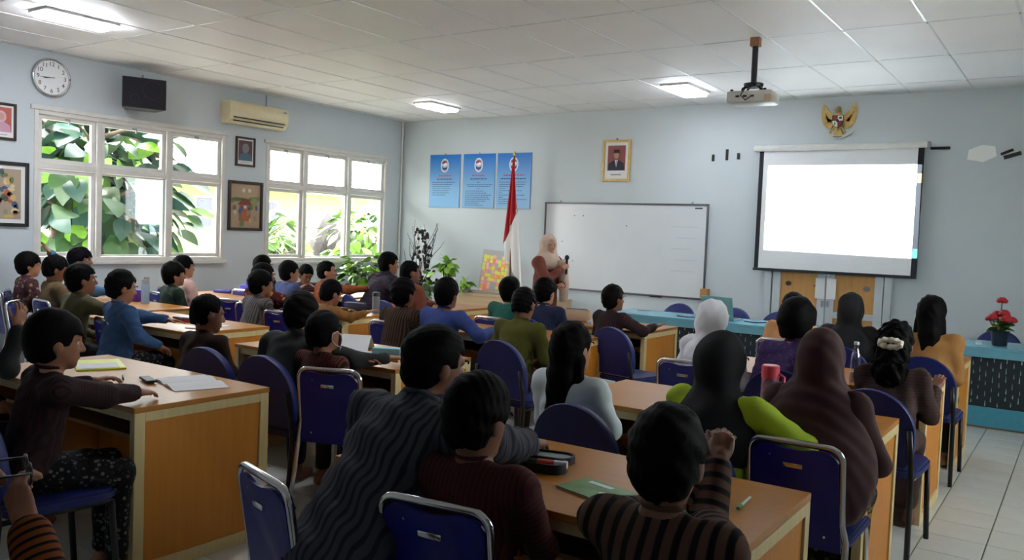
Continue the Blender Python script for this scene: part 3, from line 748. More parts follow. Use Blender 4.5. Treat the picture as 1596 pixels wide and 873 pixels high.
        g.e(hp(0, .135, -.018), np.array([.060, .085, .088])*hs, Hr, .012, 's')
        if big[3] > .2: g.cut((0, 0, 1), seat+.02)
        obj('headscarf', np_mesh('headscarf', [g.nets()]), root, hm)
    return root, dict(H=H, N=N, P=P, s=s, lean=lean, Hr=Hr, hs=hs, hp=hp, W=Wr, hd=hd, off=off, Rw=RW, yaw=yawr, S=S, E=E, u=u)
# ================================================================ FURNITURE
def arc(c, r, a0, a1, n, f):
    return [f(c[0]+r*math.cos(R(a0+(a1-a0)*i/n)), c[1]+r*math.sin(R(a0+(a1-a0)*i/n))) for i in range(n+1)]
LEANB = .16
def back_map(x, z):      # point of the leaning back plane, z measured up from the seat
    return (x, -.215-LEANB*(z-.46), z)
def chrome_chair():
    root = empty('stacking_chair', (0, 0, 0), 0, 'x', 'chair')
    hw, top, r = .175, .81, .05
    pts = [(-hw-.03, -.30, .012), (-hw-.022, -.245, .25), (-hw-.016, -.215, .45)]+[back_map(-hw, z) for z in (.52, .65)]
    pts += arc((-hw+r, top-r), r, 180, 90, 5, back_map)+arc((hw-r, top-r), r, 90, 0, 5, back_map)
    pts += [back_map(hw, z) for z in (.65, .52)]+[(hw+.016, -.215, .45), (hw+.022, -.245, .25), (hw+.03, -.30, .012)]
    MB().tube(pts, .0125, 10).build('back_frame', M_chrome, root, True)
    for sg in (-1, 1):
        MB().tube([(sg*hw, -.21, .432), (sg*hw, .0, .430), (sg*hw, .17, .428), (sg*(hw-.002), .205, .41), (sg*(hw+.004), .215, .36), (sg*(hw+.012), .235, .012)], .0115, 8).build('front_leg', M_chrome, root, True)
        for yy in (-.30, .235): MB().cyl((sg*(hw+.014), yy, 0), (sg*(hw+.014), yy, .03), .016, n=10).build('foot_cap', M_black, root)
    MB().tube([(-hw, .16, .40), (hw, .16, .40)], .009, 8).build('cross_bar', M_chrome, root, True)
    st = MB(); prof = rrect(-.2, .2, -.2, .22, .05, 4)
    st.slab(prof, .425, .436); st.slab([(x*.985, y*.985) for x, y in prof], .436, .447); st.slab([(x*.93, y*.93) for x, y in prof], .447, .4515)
    st.build('seat', M_blue, root, 40)
    # rear shell with the dip at the top, then the pad in front of it
    def shell(y_off, inset, z0, dip):
        p = [(-hw+.0+inset, z0), (hw-.0-inset, z0)]
        p += [(hw-.012-inset, top-.07)]+[(hw-.07+.058*math.cos(R(a)), top-.07+(.055-inset)*math.sin(R(a))) for a in (15, 40, 65, 90)]
        for t in (.075, .05, .025, 0, -.025, -.05, -.075): p.append((t, top-.012-inset-dip*(1-(t/.09)**2)))
        p += [(-hw+.07-.058*math.cos(R(a)), top-.07+(.055-inset)*math.sin(R(a))) for a in (90, 65, 40, 15)]+[(-hw+.012+inset, top-.07)]
        return p
    def solid(poly, f0, f1):
        n = len(poly); vs = []
        for o_ in (f0, f1):
            for x, z in poly:
                b = back_map(x, z); vs.append((b[0], b[1]+o_-.02*(1-(x/.2)**2), b[2]))
        return MB().add(vs, [tuple(range(n)), tuple(range(2*n-1, n-1, -1))]+[(i, n+i, n+(i+1) % n, (i+1) % n) for i in range(n)])
    bk = solid(shell(0, 0, .405, .012), -.006, .010).build('backrest', M_blueshell, root)
    solid(shell(0, .012, .47, .012), .010, .030).build('back_pad', M_blue, root)
    b = back_map(0, .725); s_ = MB().box((0, b[1]-.028, b[2]), (.075, .006, .018), ch=.0025); s_.build('slot_plate', M_chrome, bk, 40)
    for x, z in ((-.09, .755), (.09, .755), (-.115, .46), (.115, .46)):
        b = back_map(x, z); MB().ball((x, b[1]-.02+.01*(x/.13)**2, z), (.006, .004, .006), 8, 5).build('screw', M_chrome, bk, True)
    return root
def arch_chair():
    root = empty('arched_chair', (0, 0, 0), 0, 'x', 'chair')
    def bm(x, z): return (x, -.22-.14*(z-.46)+.35*x*x, z)
    poly = [(-.17, .46), (.17, .46), (.20, .50), (.212, .57)]+[(.215*math.cos(R(a)), .615+.232*math.sin(R(a))**.92) for a in range(10, 180, 10)]+[(-.212, .57), (-.20, .50)]
    n = len(poly); vs = []
    for o_, sc in ((-.014, .985), (-.006, 1.0), (.030, .99), (.042, .93)):
        for x, z in poly:
            b = bm(x*sc, .63+(z-.63)*sc); vs.append((b[0], b[1]+o_, b[2]))
    fs = [tuple(range(n)), tuple(range(4*n-1, 3*n-1, -1))]
    for L in range(3): fs += [(L*n+i, (L+1)*n+i, (L+1)*n+(i+1) % n, L*n+(i+1) % n) for i in range(n)]
    MB().add(vs, fs).build('backrest', M_blue, root, 50)
    st = MB(); prof = rrect(-.225, .225, -.21, .23, .09, 5)
    st.slab([(x*.95, y*.95) for x, y in prof], .405, .415); st.slab(prof, .415, .438); st.slab([(x*.95, y*.95) for x, y in prof], .438, .451)
    st.build('seat', M_blue, root, 50)
    for sg in (-1, 1):
        MB().tube([(sg*.215, -.27, .0), (sg*.205, -.225, .40), (sg*.2, -.235, .52), (sg*.19, -.258, .66)], .014, 8).build('rear_leg', M_blackmetal, root, True)
        MB().tube([(sg*.215, .22, .0), (sg*.205, .19, .405)], .014, 8).build('front_leg', M_blackmetal, root, True)
        MB().tube([(sg*.205, -.225, .40), (sg*.205, .19, .402)], .011, 8).build('seat_rail', M_blackmetal, root, True)
    MB().tube([(-.205, .19, .395), (.205, .19, .395)], .011, 8).build('cross_bar', M_blackmetal, root, True)
    return root
CH = {'c': chrome_chair(), 'r': arch_chair()}
USED = {'c': False, 'r': False}
def chair(kind, x, y, yaw, label):
    g = {'c': 'blue stacking chairs with chrome frames', 'r': 'blue chairs with arched backs and black frames'}[kind]
    if not USED[kind]:
        USED[kind] = True; o = CH[kind]; o.location = (x, y, 0); o.rotation_euler = (0, 0, R(yaw)); o['label'] = label
    else: o = copy_tree(CH[kind], (x, y, 0), R(yaw), label)
    o['group'] = g; return o

def chair_top(kind, x, y, yaw, label):
    """x, y = where the middle of the top of the backrest stands"""
    d = .276; a = R(yaw); return chair(kind, x-d*math.sin(a), y+d*math.cos(a), yaw, label)
def make_table(L=1.45, D=.72, H=.75):
    root = empty('classroom_table', (0, 0, 0), 0, 'x', 'table')
    MB().box((0, 0, H-.0125), (L, D, .025), ch=.003).build('table_top', M_top, root)
    for sg in (-1, 1):
        x = sg*(L/2-.018); z1 = H-.025
        p = MB(); bw = .05
        p.box((x, -D/2+bw/2+.004, z1/2), (.036, bw, z1), ch=.002).box((x, D/2-bw/2-.004, z1/2), (.036, bw, z1), ch=.002)
        p.box((x, 0, z1-.02), (.036, D-2*bw-.008, .04)).box((x, 0, .03), (.036, D-2*bw-.008, .06))
        po = p.build('side_panel', M_edge, root)
        MB().box((x, 0, (z1+.02)/2), (.018, D-2*bw-.008, z1-.10)).build('inset_board', M_panel, po)
    MB().box((0, D/2-.06, .45), (L-.072, .018, .55)).build('modesty_board', M_panel, root)
    MB().box((0, -.02, H-.16), (L-.072, D-.2, .016)).build('book_shelf', M_under, root)
    MB().box((0, -D/2+.03, H-.045), (L-.072, .02, .04)).build('front_rail', M_edge, root)
    return root
TAB0 = make_table(); tab_used = False
def table(x1, y0, label):
    """x1 = x of the aisle-side end, y0 = edge nearer the pupils"""
    global tab_used
    loc = (x1-.725, y0+.36, 0)
    if not tab_used: o = TAB0; o.location = loc; o['label'] = label; tab_used = True
    else: o = copy_tree(TAB0, loc, 0, label)
    o['group'] = 'wooden classroom tables in rows'; return o
table(-3.31, 2.03, 'wooden table with open notebook and yellow folder on it')
table(-.70, 2.08, 'nearest wooden table carrying the open pencil case and green book')
table(-5.34, 3.70, 'wooden table with red pencil box beside the boy in blue denim')
table(-6.90, 4.14, 'wooden table by the windows with the tall blue bottle')
table(-3.25, 3.60, 'wooden table with folded paper and light blue box')
table(-.70, 3.62, 'wooden table beside the girl in white and the green blouse')
table(-7.12, 5.72, 'wooden table under the windows with a blue pencil pouch')
table(-5.46, 5.35, 'wooden table with dark pencil bag and clear tumbler')
table(-3.25, 5.38, 'wooden table in front of the boys in blue and olive')
table(-.70, 5.18, 'wooden table ahead of the girl with cream scrunchie')
table(-7.05, 7.05, 'wooden table by the windows where a boy rests his head')
table(-5.38, 6.82, 'wooden table carrying a pink bottle near the leafy plants')
table(-3.16, 6.70, 'wooden table with a beige pencil pouch facing the cyan desk')
table(-.71, 6.66, 'farthest aisle side wooden table right before the cyan desk')

# long front desk
desk = empty('front_desk', (-1.55, 8.52, 0), 0, 'long cyan desk with dark rain patterned front below the screen', 'desk')
DX0, DX1 = -2.93, 3.0
MB().box(((DX0+DX1)/2, .30, .71), (DX1-DX0, .66, .03), ch=.004).build('desk_top', M_cyan, desk)
MB().box(((DX0+DX1)/2, -.012, .665), (DX1-DX0, .03, .07), ch=.004).build('fascia', M_cyan, desk)
MB().box(((DX0+DX1)/2, .015, .10), (DX1-DX0-.02, .03, .175)).build('kick_board', mat('cyan_kick', (70, 148, 172), .35, var=.05), desk)
MB().box(((DX0+DX1)/2, .02, .405), (DX1-DX0-.02, .022, .45)).build('front_panel', mat('dark_rain_print', (22, 36, 44), .45, var=.3, scale=7), desk)
for x in (DX0+.02, -1.0, 1.0, DX1-.02): MB().box((x, .32, .345), (.03, .58, .69)).build('support_panel', M_cyan, desk)
MB().box(((DX0+DX1)/2, .012, .008), (DX1-DX0-.02, .036, .016)).build('plinth', mat('plinth_brown', (96, 84, 66), .7), desk)
dr = MB(); rr = random.Random(3)
for i in range(int((DX1-DX0)/.052)):
    for j in range(5):
        x = DX0+.04+i*.052+rr.uniform(-.006, .006); z = .22+j*.088+(.044 if i % 2 else 0)+rr.uniform(-.012, .012); h = rr.uniform(.02, .038); w = rr.uniform(.0025, .005)
        dr.plate([(x-w, z-h*.5), (x, z-h*.75), (x+w, z-h*.5), (x+w*.6, z+h*.4), (x, z+h), (x-w*.6, z+h*.4)], .009, .006)
o = dr.build('rain_drop_print', mat('rain_streak', (150, 176, 184), .6, var=.4, scale=3), desk); o['kind'] = 'stuff'
# low wooden shelf along the front wall
ls = empty('low_shelf', (-6.75, 9.62, 0), 0, 'low pale wooden shelf unit against the front wall under the posters', 'shelf')
M_ply = wood('pale_ply', (182, 156, 120), (196, 170, 134), .5, 'X')
MB().box((0, 0, .70), (2.0, .5, .03), ch=.003).build('shelf_top', M_ply, ls)
MB().box((0, -.23, .36), (1.96, .02, .64)).build('front_board', M_ply, ls)
for x in (-.98, .98): MB().box((x, 0, .342), (.03, .48, .684)).build('side_board', M_ply, ls)
MB().box((-.05, -.1, .733), (1.1, .2, .035), ch=.003).build('ledge', mat('grey_ledge', (150, 142, 130), .6), ls)

# ================================================================ THINGS ON THE WALLS (local X right, Z up, -Y towards the room)
def on_front(name, x, z, label, cat, out=0.0): return empty(name, (x, YF-out, z), 0, label, cat)
def on_left(name, y, z, label, cat, out=0.0): return empty(name, (XL+out, y, z), R(90), label, cat)
def flat(root, name, pts, m, y=-.012, t=.002): return MB().plate(pts, y, y-t).build(name, m, root)
def frame_ring(root, name, w, h, b, d, m):
    f = MB(); f.box((-w/2+b/2, -d/2, 0), (b, d, h), ch=.003).box((w/2-b/2, -d/2, 0), (b, d, h), ch=.003)
    f.box((0, -d/2, h/2-b/2), (w-2*b, d, b), ch=.003).box((0, -d/2, -h/2+b/2), (w-2*b, d, b), ch=.003)
    return f.build(name, m, root, 35)
def colour(rgb, rough=.6): return mat('c_%d_%d_%d' % rgb, rgb, rough)
# clock
ck = on_left('wall_clock', 4.568, 3.0, 'round white wall clock with chrome rim above the window', 'clock')
MB().plate(ell(0, 0, .185, .185, 40), 0, -.03).build('clock_body', M_white, ck)
rim = MB(); ring = [(.187*math.cos(2*PI*i/48), -.03, .187*math.sin(2*PI*i/48)) for i in range(49)]; rim.tube(ring, .014, 8); rim.build('rim', M_chrome, ck, True)
flat(ck, 'dial', ell(0, 0, .176, .176, 40), mat('dial_white', (232, 234, 236), .5), -.030, .002)
def text_mesh(txt, size, name='text'):
    cu = bpy.data.curves.new('t', 'FONT'); cu.body = txt; cu.size = size; cu.align_x = 'CENTER'; cu.align_y = 'CENTER'; cu.extrude = .0006
    to = bpy.data.objects.new('t', cu); COL.objects.link(to); bpy.context.view_layer.update()
    me = bpy.data.meshes.new_from_object(to.evaluated_get(bpy.context.evaluated_depsgraph_get())); me.name = name
    bpy.data.objects.remove(to); bpy.data.curves.remove(cu); me.materials.clear(); return me
M_ink = mat('ink_dark', (46, 48, 56), .6)
for h in range(1, 13):
    a = R(90-30*h); o = obj('numeral', text_mesh(str(h), .062), ck, M_ink, (.138*math.cos(a), -.0335, .138*math.sin(a)), (R(90), 0, 0))
def clock_hand(name, ang, L, w, m, y):
    d = Vector((math.cos(R(ang)), 0, math.sin(R(ang)))); n = Vector((-d.z, 0, d.x)); pts = [-.03*d-w*n, L*d-w*.5*n, L*d+w*.5*n, -.03*d+w*n]
    MB().plate([(p.x, p.z) for p in pts], y, y-.0015).build(name, m, ck)
clock_hand('hour_hand', 90-30*8.73, .085, .006, M_ink, -.036); clock_hand('minute_hand', 90-6*44.5, .125, .0045, M_ink, -.038); clock_hand('second_hand', 90-6*42.5, .14, .002, mat('silver_hand', (210, 210, 214), .3, .6), -.040)
# loudspeaker, turned on its bracket
spk = empty('loudspeaker', (XL+.24, 5.46, 2.95), R(90-24), 'black box loudspeaker hung high on the window wall', 'speaker')
sp_ = MB(); hw_, hd_, hh_ = .225, .15, .165
sp_.slab([(-hw_, -hd_), (hw_, -hd_), (hw_*.7, hd_), (-hw_*.7, hd_)], -hh_, hh_); sp_.build('cabinet', mat('speaker_black', (24, 22, 32), .6), spk)
MB().box((0, -hd_-.006, 0), (2*hw_-.02, .012, 2*hh_-.02), ch=.004).build('grille', mat('grille_cloth', (26, 24, 34), .8, bump=.6, scale=300), spk)
for cx, cz, rr_ in ((.08, .035, .10), (-.10, -.07, .045)):
    r_ = MB(); r_.tube([(cx+rr_*math.cos(2*PI*i/28), -hd_-.013, cz+rr_*math.sin(2*PI*i/28)) for i in range(29)], .004, 6); r_.build('driver_ring', mat('ring_grey', (34, 32, 42), .5), spk, True)
MB().tube([(0, 0, hh_), (0, 0, .20), (.02, .12, .23), (.03, .2, .24)], .012).build('bracket', M_grey, spk, True)
# air conditioner
ac = on_left('air_conditioner', 7.13, 2.95, 'cream wall air conditioner between loudspeaker and corner', 'air conditioner')
M_ac = mat('aged_cream_plastic', (224, 212, 172), .3, var=.03)
prof = [(0, -.135), (-.10, -.135), (-.165, -.085), (-.185, -.02), (-.185, .10), (-.165, .135), (0, .135)]
n = len(prof); vs = [(-.455, y, z) for y, z in prof]+[(.455, y, z) for y, z in prof]
MB().add(vs, [tuple(range(n)), tuple(range(2*n-1, n-1, -1))]+[(i, n+i, n+(i+1) % n, (i+1) % n) for i in range(n)]).build('casing', M_ac, ac, 30)
MB().box((0, -.178, -.062), (.80, .02, .012)).build('outlet_slot', M_black, ac)
MB().box((0, -.158, -.102), (.78, .03, .012)).build('outlet_slot', M_black, ac)
MB().add([(-.4, -.182, -.072), (.4, -.182, -.072), (.4, -.165, -.096), (-.4, -.165, -.096), (-.4, -.172, -.068), (.4, -.172, -.068), (.4, -.157, -.092), (-.4, -.157, -.092)], [(0, 3, 2, 1), (4, 5, 6, 7), (0, 1, 5, 4), (1, 2, 6, 5), (2, 3, 7, 6), (3, 0, 4, 7)]).build('louvre', M_ac, ac)
MB().box((.40, -.187, .09), (.05, .004, .02)).build('badge', M_grey, ac)
# framed pictures
M_dkframe = mat('dark_frame', (52, 36, 30), .45)
M_blkframe = mat('black_frame', (28, 26, 28), .4)
def portrait(root, w, h, b, fm, back, coat, face, cap, scarf=False, mount=.028, caption=True):
    frame_ring(root, 'picture_frame', w, h, b, .025, fm)
    flat(root, 'mount_paper', rect(-w/2+b, w/2-b, -h/2+b, h/2-b), M_paper, -.008)
    a, c0, c1 = w/2-b-mount, -h/2+b+mount*2.6, h/2-b-mount
    flat(root, 'photo_ground', rect(-a, a, c0, c1), colour(back), -.0105, .001)
    ph = c1-c0; fz = c0+ph*.62
    flat(root, 'photo_coat', [(-a*.95, c0), (a*.95, c0), (a*.85, c0+ph*.28), (a*.25, c0+ph*.42), (-a*.25, c0+ph*.42), (-a*.85, c0+ph*.28)], colour(coat), -.0118, .001)
    if scarf: flat(root, 'photo_scarf', ell(0, fz-.0, a*.5, ph*.24, 18), colour(cap), -.013, .001)
    else: flat(root, 'photo_shirt', [(-a*.16, c0+ph*.42), (0, c0+ph*.1), (a*.16, c0+ph*.42)], M_paper, -.013, .001); flat(root, 'photo_tie', [(-a*.05, c0+ph*.40), (0, c0+ph*.06), (a*.05, c0+ph*.40)], colour((150, 40, 44)), -.0142, .001)
    flat(root, 'photo_face', ell(0, fz, a*.3, ph*.15, 16), colour(face), -.0145, .001)
    if not scarf: flat(root, 'photo_cap', [(-a*.32, fz+ph*.08), (a*.32, fz+ph*.08), (a*.28, fz+ph*.21), (-a*.28, fz+ph*.21)], colour(cap), -.0157, .001)
    if caption: flat(root, 'caption_line', rect(-a*.6, a*.6, -h/2+b+mount*1.1, -h/2+b+mount*1.5), colour((150, 152, 160)), -.0105, .0008)
r_ = on_left('framed_portrait', 7.043, 2.486, 'small framed portrait of a veiled figure below the air conditioner', 'picture'); portrait(r_, .30, .375, .026, M_dkframe, (96, 60, 58), (74, 104, 124), (150, 120, 106), (112, 140, 152), True, .018)
r_ = on_left('framed_portrait', 4.085, 2.49, 'framed portrait with red ground cut by the photo edge', 'picture'); portrait(r_, .29, .37, .026, M_dkframe, (178, 92, 76), (196, 150, 170), (196, 150, 130), (206, 168, 186), True, .02)
r_ = on_front('framed_portrait', -5.258, 2.59, 'gold framed portrait of a man in dark suit and cap', 'picture'); portrait(r_, .41, .545, .032, M_gold, (138, 72, 72), (34, 38, 56), (176, 136, 114), (28, 26, 34), False, .042)
MB().cyl((0, 0, .285), (0, -.02, .285), .008, n=8).build('nail', M_dkframe, r_)
def painting(root, w, h, b, fm, mount, ground, seed, house):
    frame_ring(root, 'picture_frame', w, h, b, .03, fm); rs = random.Random(seed)
    flat(root, 'mount_paper', rect(-w/2+b, w/2-b, -h/2+b, h/2-b), M_paper if mount else colour(ground), -.008)
    a, c = w/2-b-mount-.004, h/2-b-mount-.004
    flat(root, 'canvas', rect(-a, a, -c, c), colour(ground), -.0105, .001)
    pal = [(108, 120, 70), (70, 96, 104), (176, 96, 56), (196, 168, 104), (92, 70, 60), (140, 140, 120), (70, 84, 130), (206, 190, 150)]
    def dab(x, z, rx, rz, col, y): flat(root, 'paint_shape', [(x+rx*math.cos(t*PI/5)*rs.uniform(.75, 1.1), z+rz*math.sin(t*PI/5)*rs.uniform(.75, 1.1)) for t in range(10)], colour(col), y, .0007)
    if house:
        for k in range(9): dab(-a*.85+k*a*.21, c*.28+rs.uniform(-.02, .02), .04, .035, (112, 124, 76), -.0118)
        dab(a*.62, c*.18, .06, .07, (134, 144, 96), -.012)
        for x in (-.03, .06): dab(x, c*.72, .025, .03, (206, 200, 186), -.012)
        flat(root, 'paint_house', rect(-a*.42, a*.36, -c*.7, c*.05), colour((176, 92, 56)), -.0126, .0008)
        flat(root, 'paint_roof', [(-a*.55, c*.05), (a*.48, c*.05), (a*.2, c*.28), (-a*.25, c*.28)], colour((120, 60, 44)), -.0128, .0008)
        flat(root, 'paint_door', rect(-a*.12, a*.08, -c*.12, c*.02), colour((206, 200, 190)), -.0136, .0007)
        for k in range(16): dab(rs.uniform(-a*.85, a*.85), rs.uniform(-c*.85, -c*.05), .022, .04, rs.choice(pal), -.0136-.0008*(k % 3))
    else:
        for k in range(46): dab(rs.uniform(-a*.88, a*.88), rs.uniform(-c*.9, c*.9), rs.uniform(.02, .045), rs.uniform(.015, .04), rs.choice(pal), -.0118-.0008*(k % 4))
r_ = on_left('framed_painting', 7.06, 1.79, 'framed painting of a red house below the small portrait', 'painting'); painting(r_, .535, .635, .035, M_dkframe, 0, (168, 146, 118), 4, True)
r_ = on_left('framed_painting', 4.09, 1.765, 'black framed busy painting with white mount cut by photo edge', 'painting'); painting(r_, .53, .655, .035, M_blkframe, .035, (166, 150, 128), 9, False)
# three posters
rs = random.Random(5)
def poster(x, w, h, label, lines, title_w, short=None):
    root = on_front('blue_poster', x, 2.33, label, 'poster'); z0 = -h/2
    MB().box((0, -.006, 0), (w, .012, h)).build('poster_board', mat('poster_blue', (74, 146, 208), .35), root)
    m = bpy.data.materials.get('poster_print')
    if m is None:
        m = mat('poster_print', (100, 170, 220), .35); nt = m.node_tree; b = nt.nodes['Principled BSDF']
        tc = nt.nodes.new('ShaderNodeTexCoord'); sp_ = nt.nodes.new('ShaderNodeSeparateXYZ'); nt.links.new(tc.outputs['Object'], sp_.inputs[0])
        mr = nt.nodes.new('ShaderNodeMapRange'); mr.inputs[1].default_value = -.1; mr.inputs[2].default_value = .36; nt.links.new(sp_.outputs['Z'], mr.inputs[0])
        cr = nt.nodes.new('ShaderNodeValToRGB'); cr.color_ramp.elements[0].color = (*lin((124, 178, 222)), 1); cr.color_ramp.elements[1].color = (*lin((32, 118, 204)), 1)
        nt.links.new(mr.outputs[0], cr.inputs[0]); nt.links.new(cr.outputs[0], b.inputs['Base Color'])
    flat(root, 'poster_face', rect(-w/2+.004, w/2-.004, -h/2+.004, h/2-.004), m, -.012, .001)
    cz = h/2-.165; y = -.0135
    flat(root, 'logo_ring', ell(-.005, cz, .078, .105, 28), colour((226, 232, 240)), y, .0006)
    flat(root, 'logo_field', ell(-.005, cz, .064, .090, 28), colour((186, 196, 214)), y-.0007, .0006)
    flat(root, 'logo_cap', ell(-.005, cz+.03, .052, .042, 16, R(10), R(185)), colour((160, 66, 70)), y-.0014, .0006)
    flat(root, 'logo_bird', [(-.05, cz+.012), (-.01, cz-.012), (.03, cz+.0), (.045, cz+.022), (.015, cz+.046), (-.01, cz+.03)], colour((240, 240, 244)), y-.002, .0006)
    flat(root, 'logo_band', [(-.055, cz-.01), (-.03, cz-.032), (.02, cz-.032), (.047, cz-.01), (.04, cz-.055), (-.005, cz-.075), (-.048, cz-.055)], colour((58, 66, 120)), y-.0014, .0006)
    flat(root, 'logo_foot', [(-.03, cz-.06), (.02, cz-.06), (-.005, cz-.084)], colour((170, 90, 104)), y-.002, .0006)
    def words(z, x0, x1, hgt, col):
        xx = x0
        while xx < x1-.008:
            ww = min(rs.uniform(.018, .05), x1-xx); flat(root, 'print_word', rect(xx, xx+ww, z-hgt/2, z+hgt/2), colour(col), y, .0005); xx += ww+.009
    words(cz-.155, -title_w, title_w, .02, (214, 84, 92)); words(cz-.205, -title_w*1.25, title_w*1.25, .013, (48, 62, 104))
    for zz, a0, a1 in lines: words(cz-zz, a0, a1, .008, (52, 74, 124))
    MB().cyl((0, 0, h/2+.012), (0, -.015, h/2+.012), .006, n=8).build('nail', M_dkframe, root)
poster(-8.175, .59, .80, 'blue printed poster nearest the room corner', [(.255+.032*k, -.235, e) for k, e in enumerate((.2, .15, .1, .12, .09, .09, .02))], .12)
poster(-7.53, .585, .80, 'blue printed poster between the other two posters', [(.255, -.02, .02), (.29, -.22, .26), (.315, -.2, .22), (.352, -.02, .02)]+[(.385+.03*k, -.24, e) for k, e in enumerate((.1, .15, .25, .2, .22, .14, .02, .1))], .12)
poster(-6.90, .59, .80, 'blue printed poster half covered by the red white flag', [(.255+.031*k, -.25, e) for k, e in enumerate((.22, .2, .16, -.14, .15, -.2, .2, -.18, .24, -.02, -.06))], .18)
# whiteboard
wb = on_front('whiteboard', -5.14, 1.43, 'large framed whiteboard behind the speaking woman', 'whiteboard')
MB().box((0, -.008, 0), (2.36, .014, 1.16)).build('writing_surface', mat('whiteboard_enamel', (214, 218, 222), .22, var=.03, scale=2), wb)
frame_ring(wb, 'aluminium_frame', 2.40, 1.20, .022, .028, mat('dull_aluminium', (104, 106, 110), .4, .6))
MB().box((.55, -.03, -.60), (.16, .05, .016), ch=.003).build('pen_holder', M_black, wb)
for x in (-.95, .98): MB().box((x, -.01, .612), (.025, .012, .02)).build('hanger', M_grey, wb)
for x, z in ((-.72, .42), (-.58, .42), (-.9, .06), (-.72, -.2), (.08, .3)): MB().plate(ell(x, z, .007, .008, 8), -.0155, -.019).build('magnet', M_ink, wb)
for k in range(5): flat(wb, 'faded_marker_line', rect(.72+.05*(k % 2), 1.08-.04*(k % 3), .30-.14*k, .312-.14*k), colour((196, 200, 206), .4), -.0152, .0004)
flat(wb, 'maker_plate', rect(1.02, 1.12, .535, .552), M_ink, -.0152, .0006)
tag(MB().box((-3.925, YF-.04, .91), (.10, .08, .13), ch=.004).build('wooden_block', wood('block_wood', (170, 124, 70), (186, 140, 84), .6, 'Z')), 'small wooden block at the lower corner of the whiteboard', 'block')
# projection screen
SY = YF-.09
scr = empty('projection_screen', (-2.425, SY, 0), 0, 'pull down projection screen with black border in front of the door', 'screen')
case = MB(); pr_ = [(.055, 2.655), (-.03, 2.655), (-.045, 2.675), (-.045, 2.70), (-.03, 2.72), (.055, 2.72)]
n = len(pr_); vs = [(-.945, y, z) for y, z in pr_]+[(.925, y, z) for y, z in pr_]
case.add(vs, [tuple(range(n)), tuple(range(2*n-1, n-1, -1))]+[(i, n+i, n+(i+1) % n, (i+1) % n) for i in range(n)]); case.build('screen_case', M_white, scr, 40)
MB().box((.935, .0, 2.687), (.025, .085, .066), ch=.004).build('end_cap', M_grey, scr)
M_scr = mat('screen_fabric', (236, 238, 240), .8)
MB().box((0, .004, 1.96), (1.67, .003, 1.40)).build('screen_fabric', M_scr, scr)
for sx, wd in ((-1, .05), (1, .06)): MB().box((sx*(.835+wd/2), .003, 1.955), (wd, .004, 1.41)).build('black_border', mat('screen_black', (26, 30, 38), .7), scr)
MB().box((0, .002, 1.262), (1.79, .022, .032), ch=.005).build('bottom_bar', mat('bar_black', (30, 34, 42), .5), scr)
for zz, c in ((2.33, (196, 150, 60)), (1.52, (40, 120, 100))): MB().box((.868, -.001, zz), (.05, .004, .10)).build('tape_patch', colour(c), scr)
# black bracket marks and patches left on the wall
for i, (x, z, w, h, rz) in enumerate(((-3.92, 2.60, .035, .085, 0), (-3.745, 2.635, .035, .135, 0), (-3.60, 2.615, .035, .075, 0), (-1.39, 2.655, .19, .03, 0), (-.77, 2.60, .12, .028, .4), (-.72, 2.565, .16, .04, .3))):
    o = MB().box((0, 0, 0), (w, .012, h), ch=.003).build('wall_bracket', M_black, None, loc=(x, YF-.006, z)); o.rotation_euler = (0, -rz, 0)
    tag(o, ['short black bracket on the wall, first of the three left of the screen', 'tallest black bracket, middle of the three left of the screen', 'small black bracket, nearest the screen of the three', 'flat black bracket sticking out beside the screen case', 'thin tilted black hook on the wall beside white patch', 'thick tilted black hook below the thin one'][i], 'bracket')
tag(MB().plate([(-1.13, 2.53), (-.98, 2.50), (-.86, 2.56), (-.88, 2.66), (-1.0, 2.68), (-1.12, 2.63)], YF-.001, YF-.003).build('filler_patch', mat('white_filler', (240, 242, 240), .7)), 'white filler patch on the wall right of the screen', 'patch')
# national emblem
gar = on_front('eagle_emblem', -2.45, 2.985, 'golden eagle emblem with red and white shield above the screen', 'emblem')
for sg in (-1, 1):
    wg = MB(); W_ = [(.035, .06), (.07, .085), (.12, .13), (.155, .185), (.175, .20), (.19, .13), (.19, .04), (.165, -.03), (.12, -.075), (.075, -.085), (.055, -.04)]
    W_ = [(sg*x, z) for x, z in W_]; W_ = W_ if sg > 0 else W_[::-1]
    wo = wg.plate(W_[::-1] if sg > 0 else W_[::-1], -.005, -.022).build('wing', M_gold, gar)
    for k in range(6):
        t = k/5; p0 = (sg*(.06+.01*k), .02-.006*k); p1 = (sg*(.10+.075*math.sin(.5+1.3*t)), -.07+.24*t); d = Vector((p1[0]-p0[0], p1[1]-p0[1])).normalized(); nn = Vector((-d.y, d.x))*.010
        MB().plate([(p0[0]-nn.x, p0[1]-nn.y), (p1[0]-nn.x*.6, p1[1]-nn.y*.6), (p1[0]+nn.x*.6, p1[1]+nn.y*.6), (p0[0]+nn.x, p0[1]+nn.y)], -.022, -.028).build('feather', M_gold, wo)
MB().ball((0, -.03, .0), (.055, .03, .11), 14, 10).build('torso', M_gold, gar, True)
hd_m = MB(); hd_m.ball((-.004, -.035, .13), (.034, .026, .040), 12, 8).cyl((-.02, -.04, .14), (-.06, -.04, .118), .013, .003, 8); hd_m.build('head', mat('gold_dull', (150, 128, 84), .5), gar, True)
tl = MB()
for k in range(-2, 3): tl.plate([(k*.012-.008, -.09), (k*.02-.014, -.16), (k*.02+.014, -.16), (k*.012+.008, -.09)], -.01, -.022-.001*abs(k))
tl.build('tail', M_gold, gar)
for sg in (-1, 1): MB().tube([(sg*.03, -.03, -.06), (sg*.07, -.035, -.11), (sg*.085, -.035, -.135)], .012, 8).build('leg', M_gold, gar, True)
M_gred, M_gwht = colour((132, 48, 54)), colour((224, 220, 208))
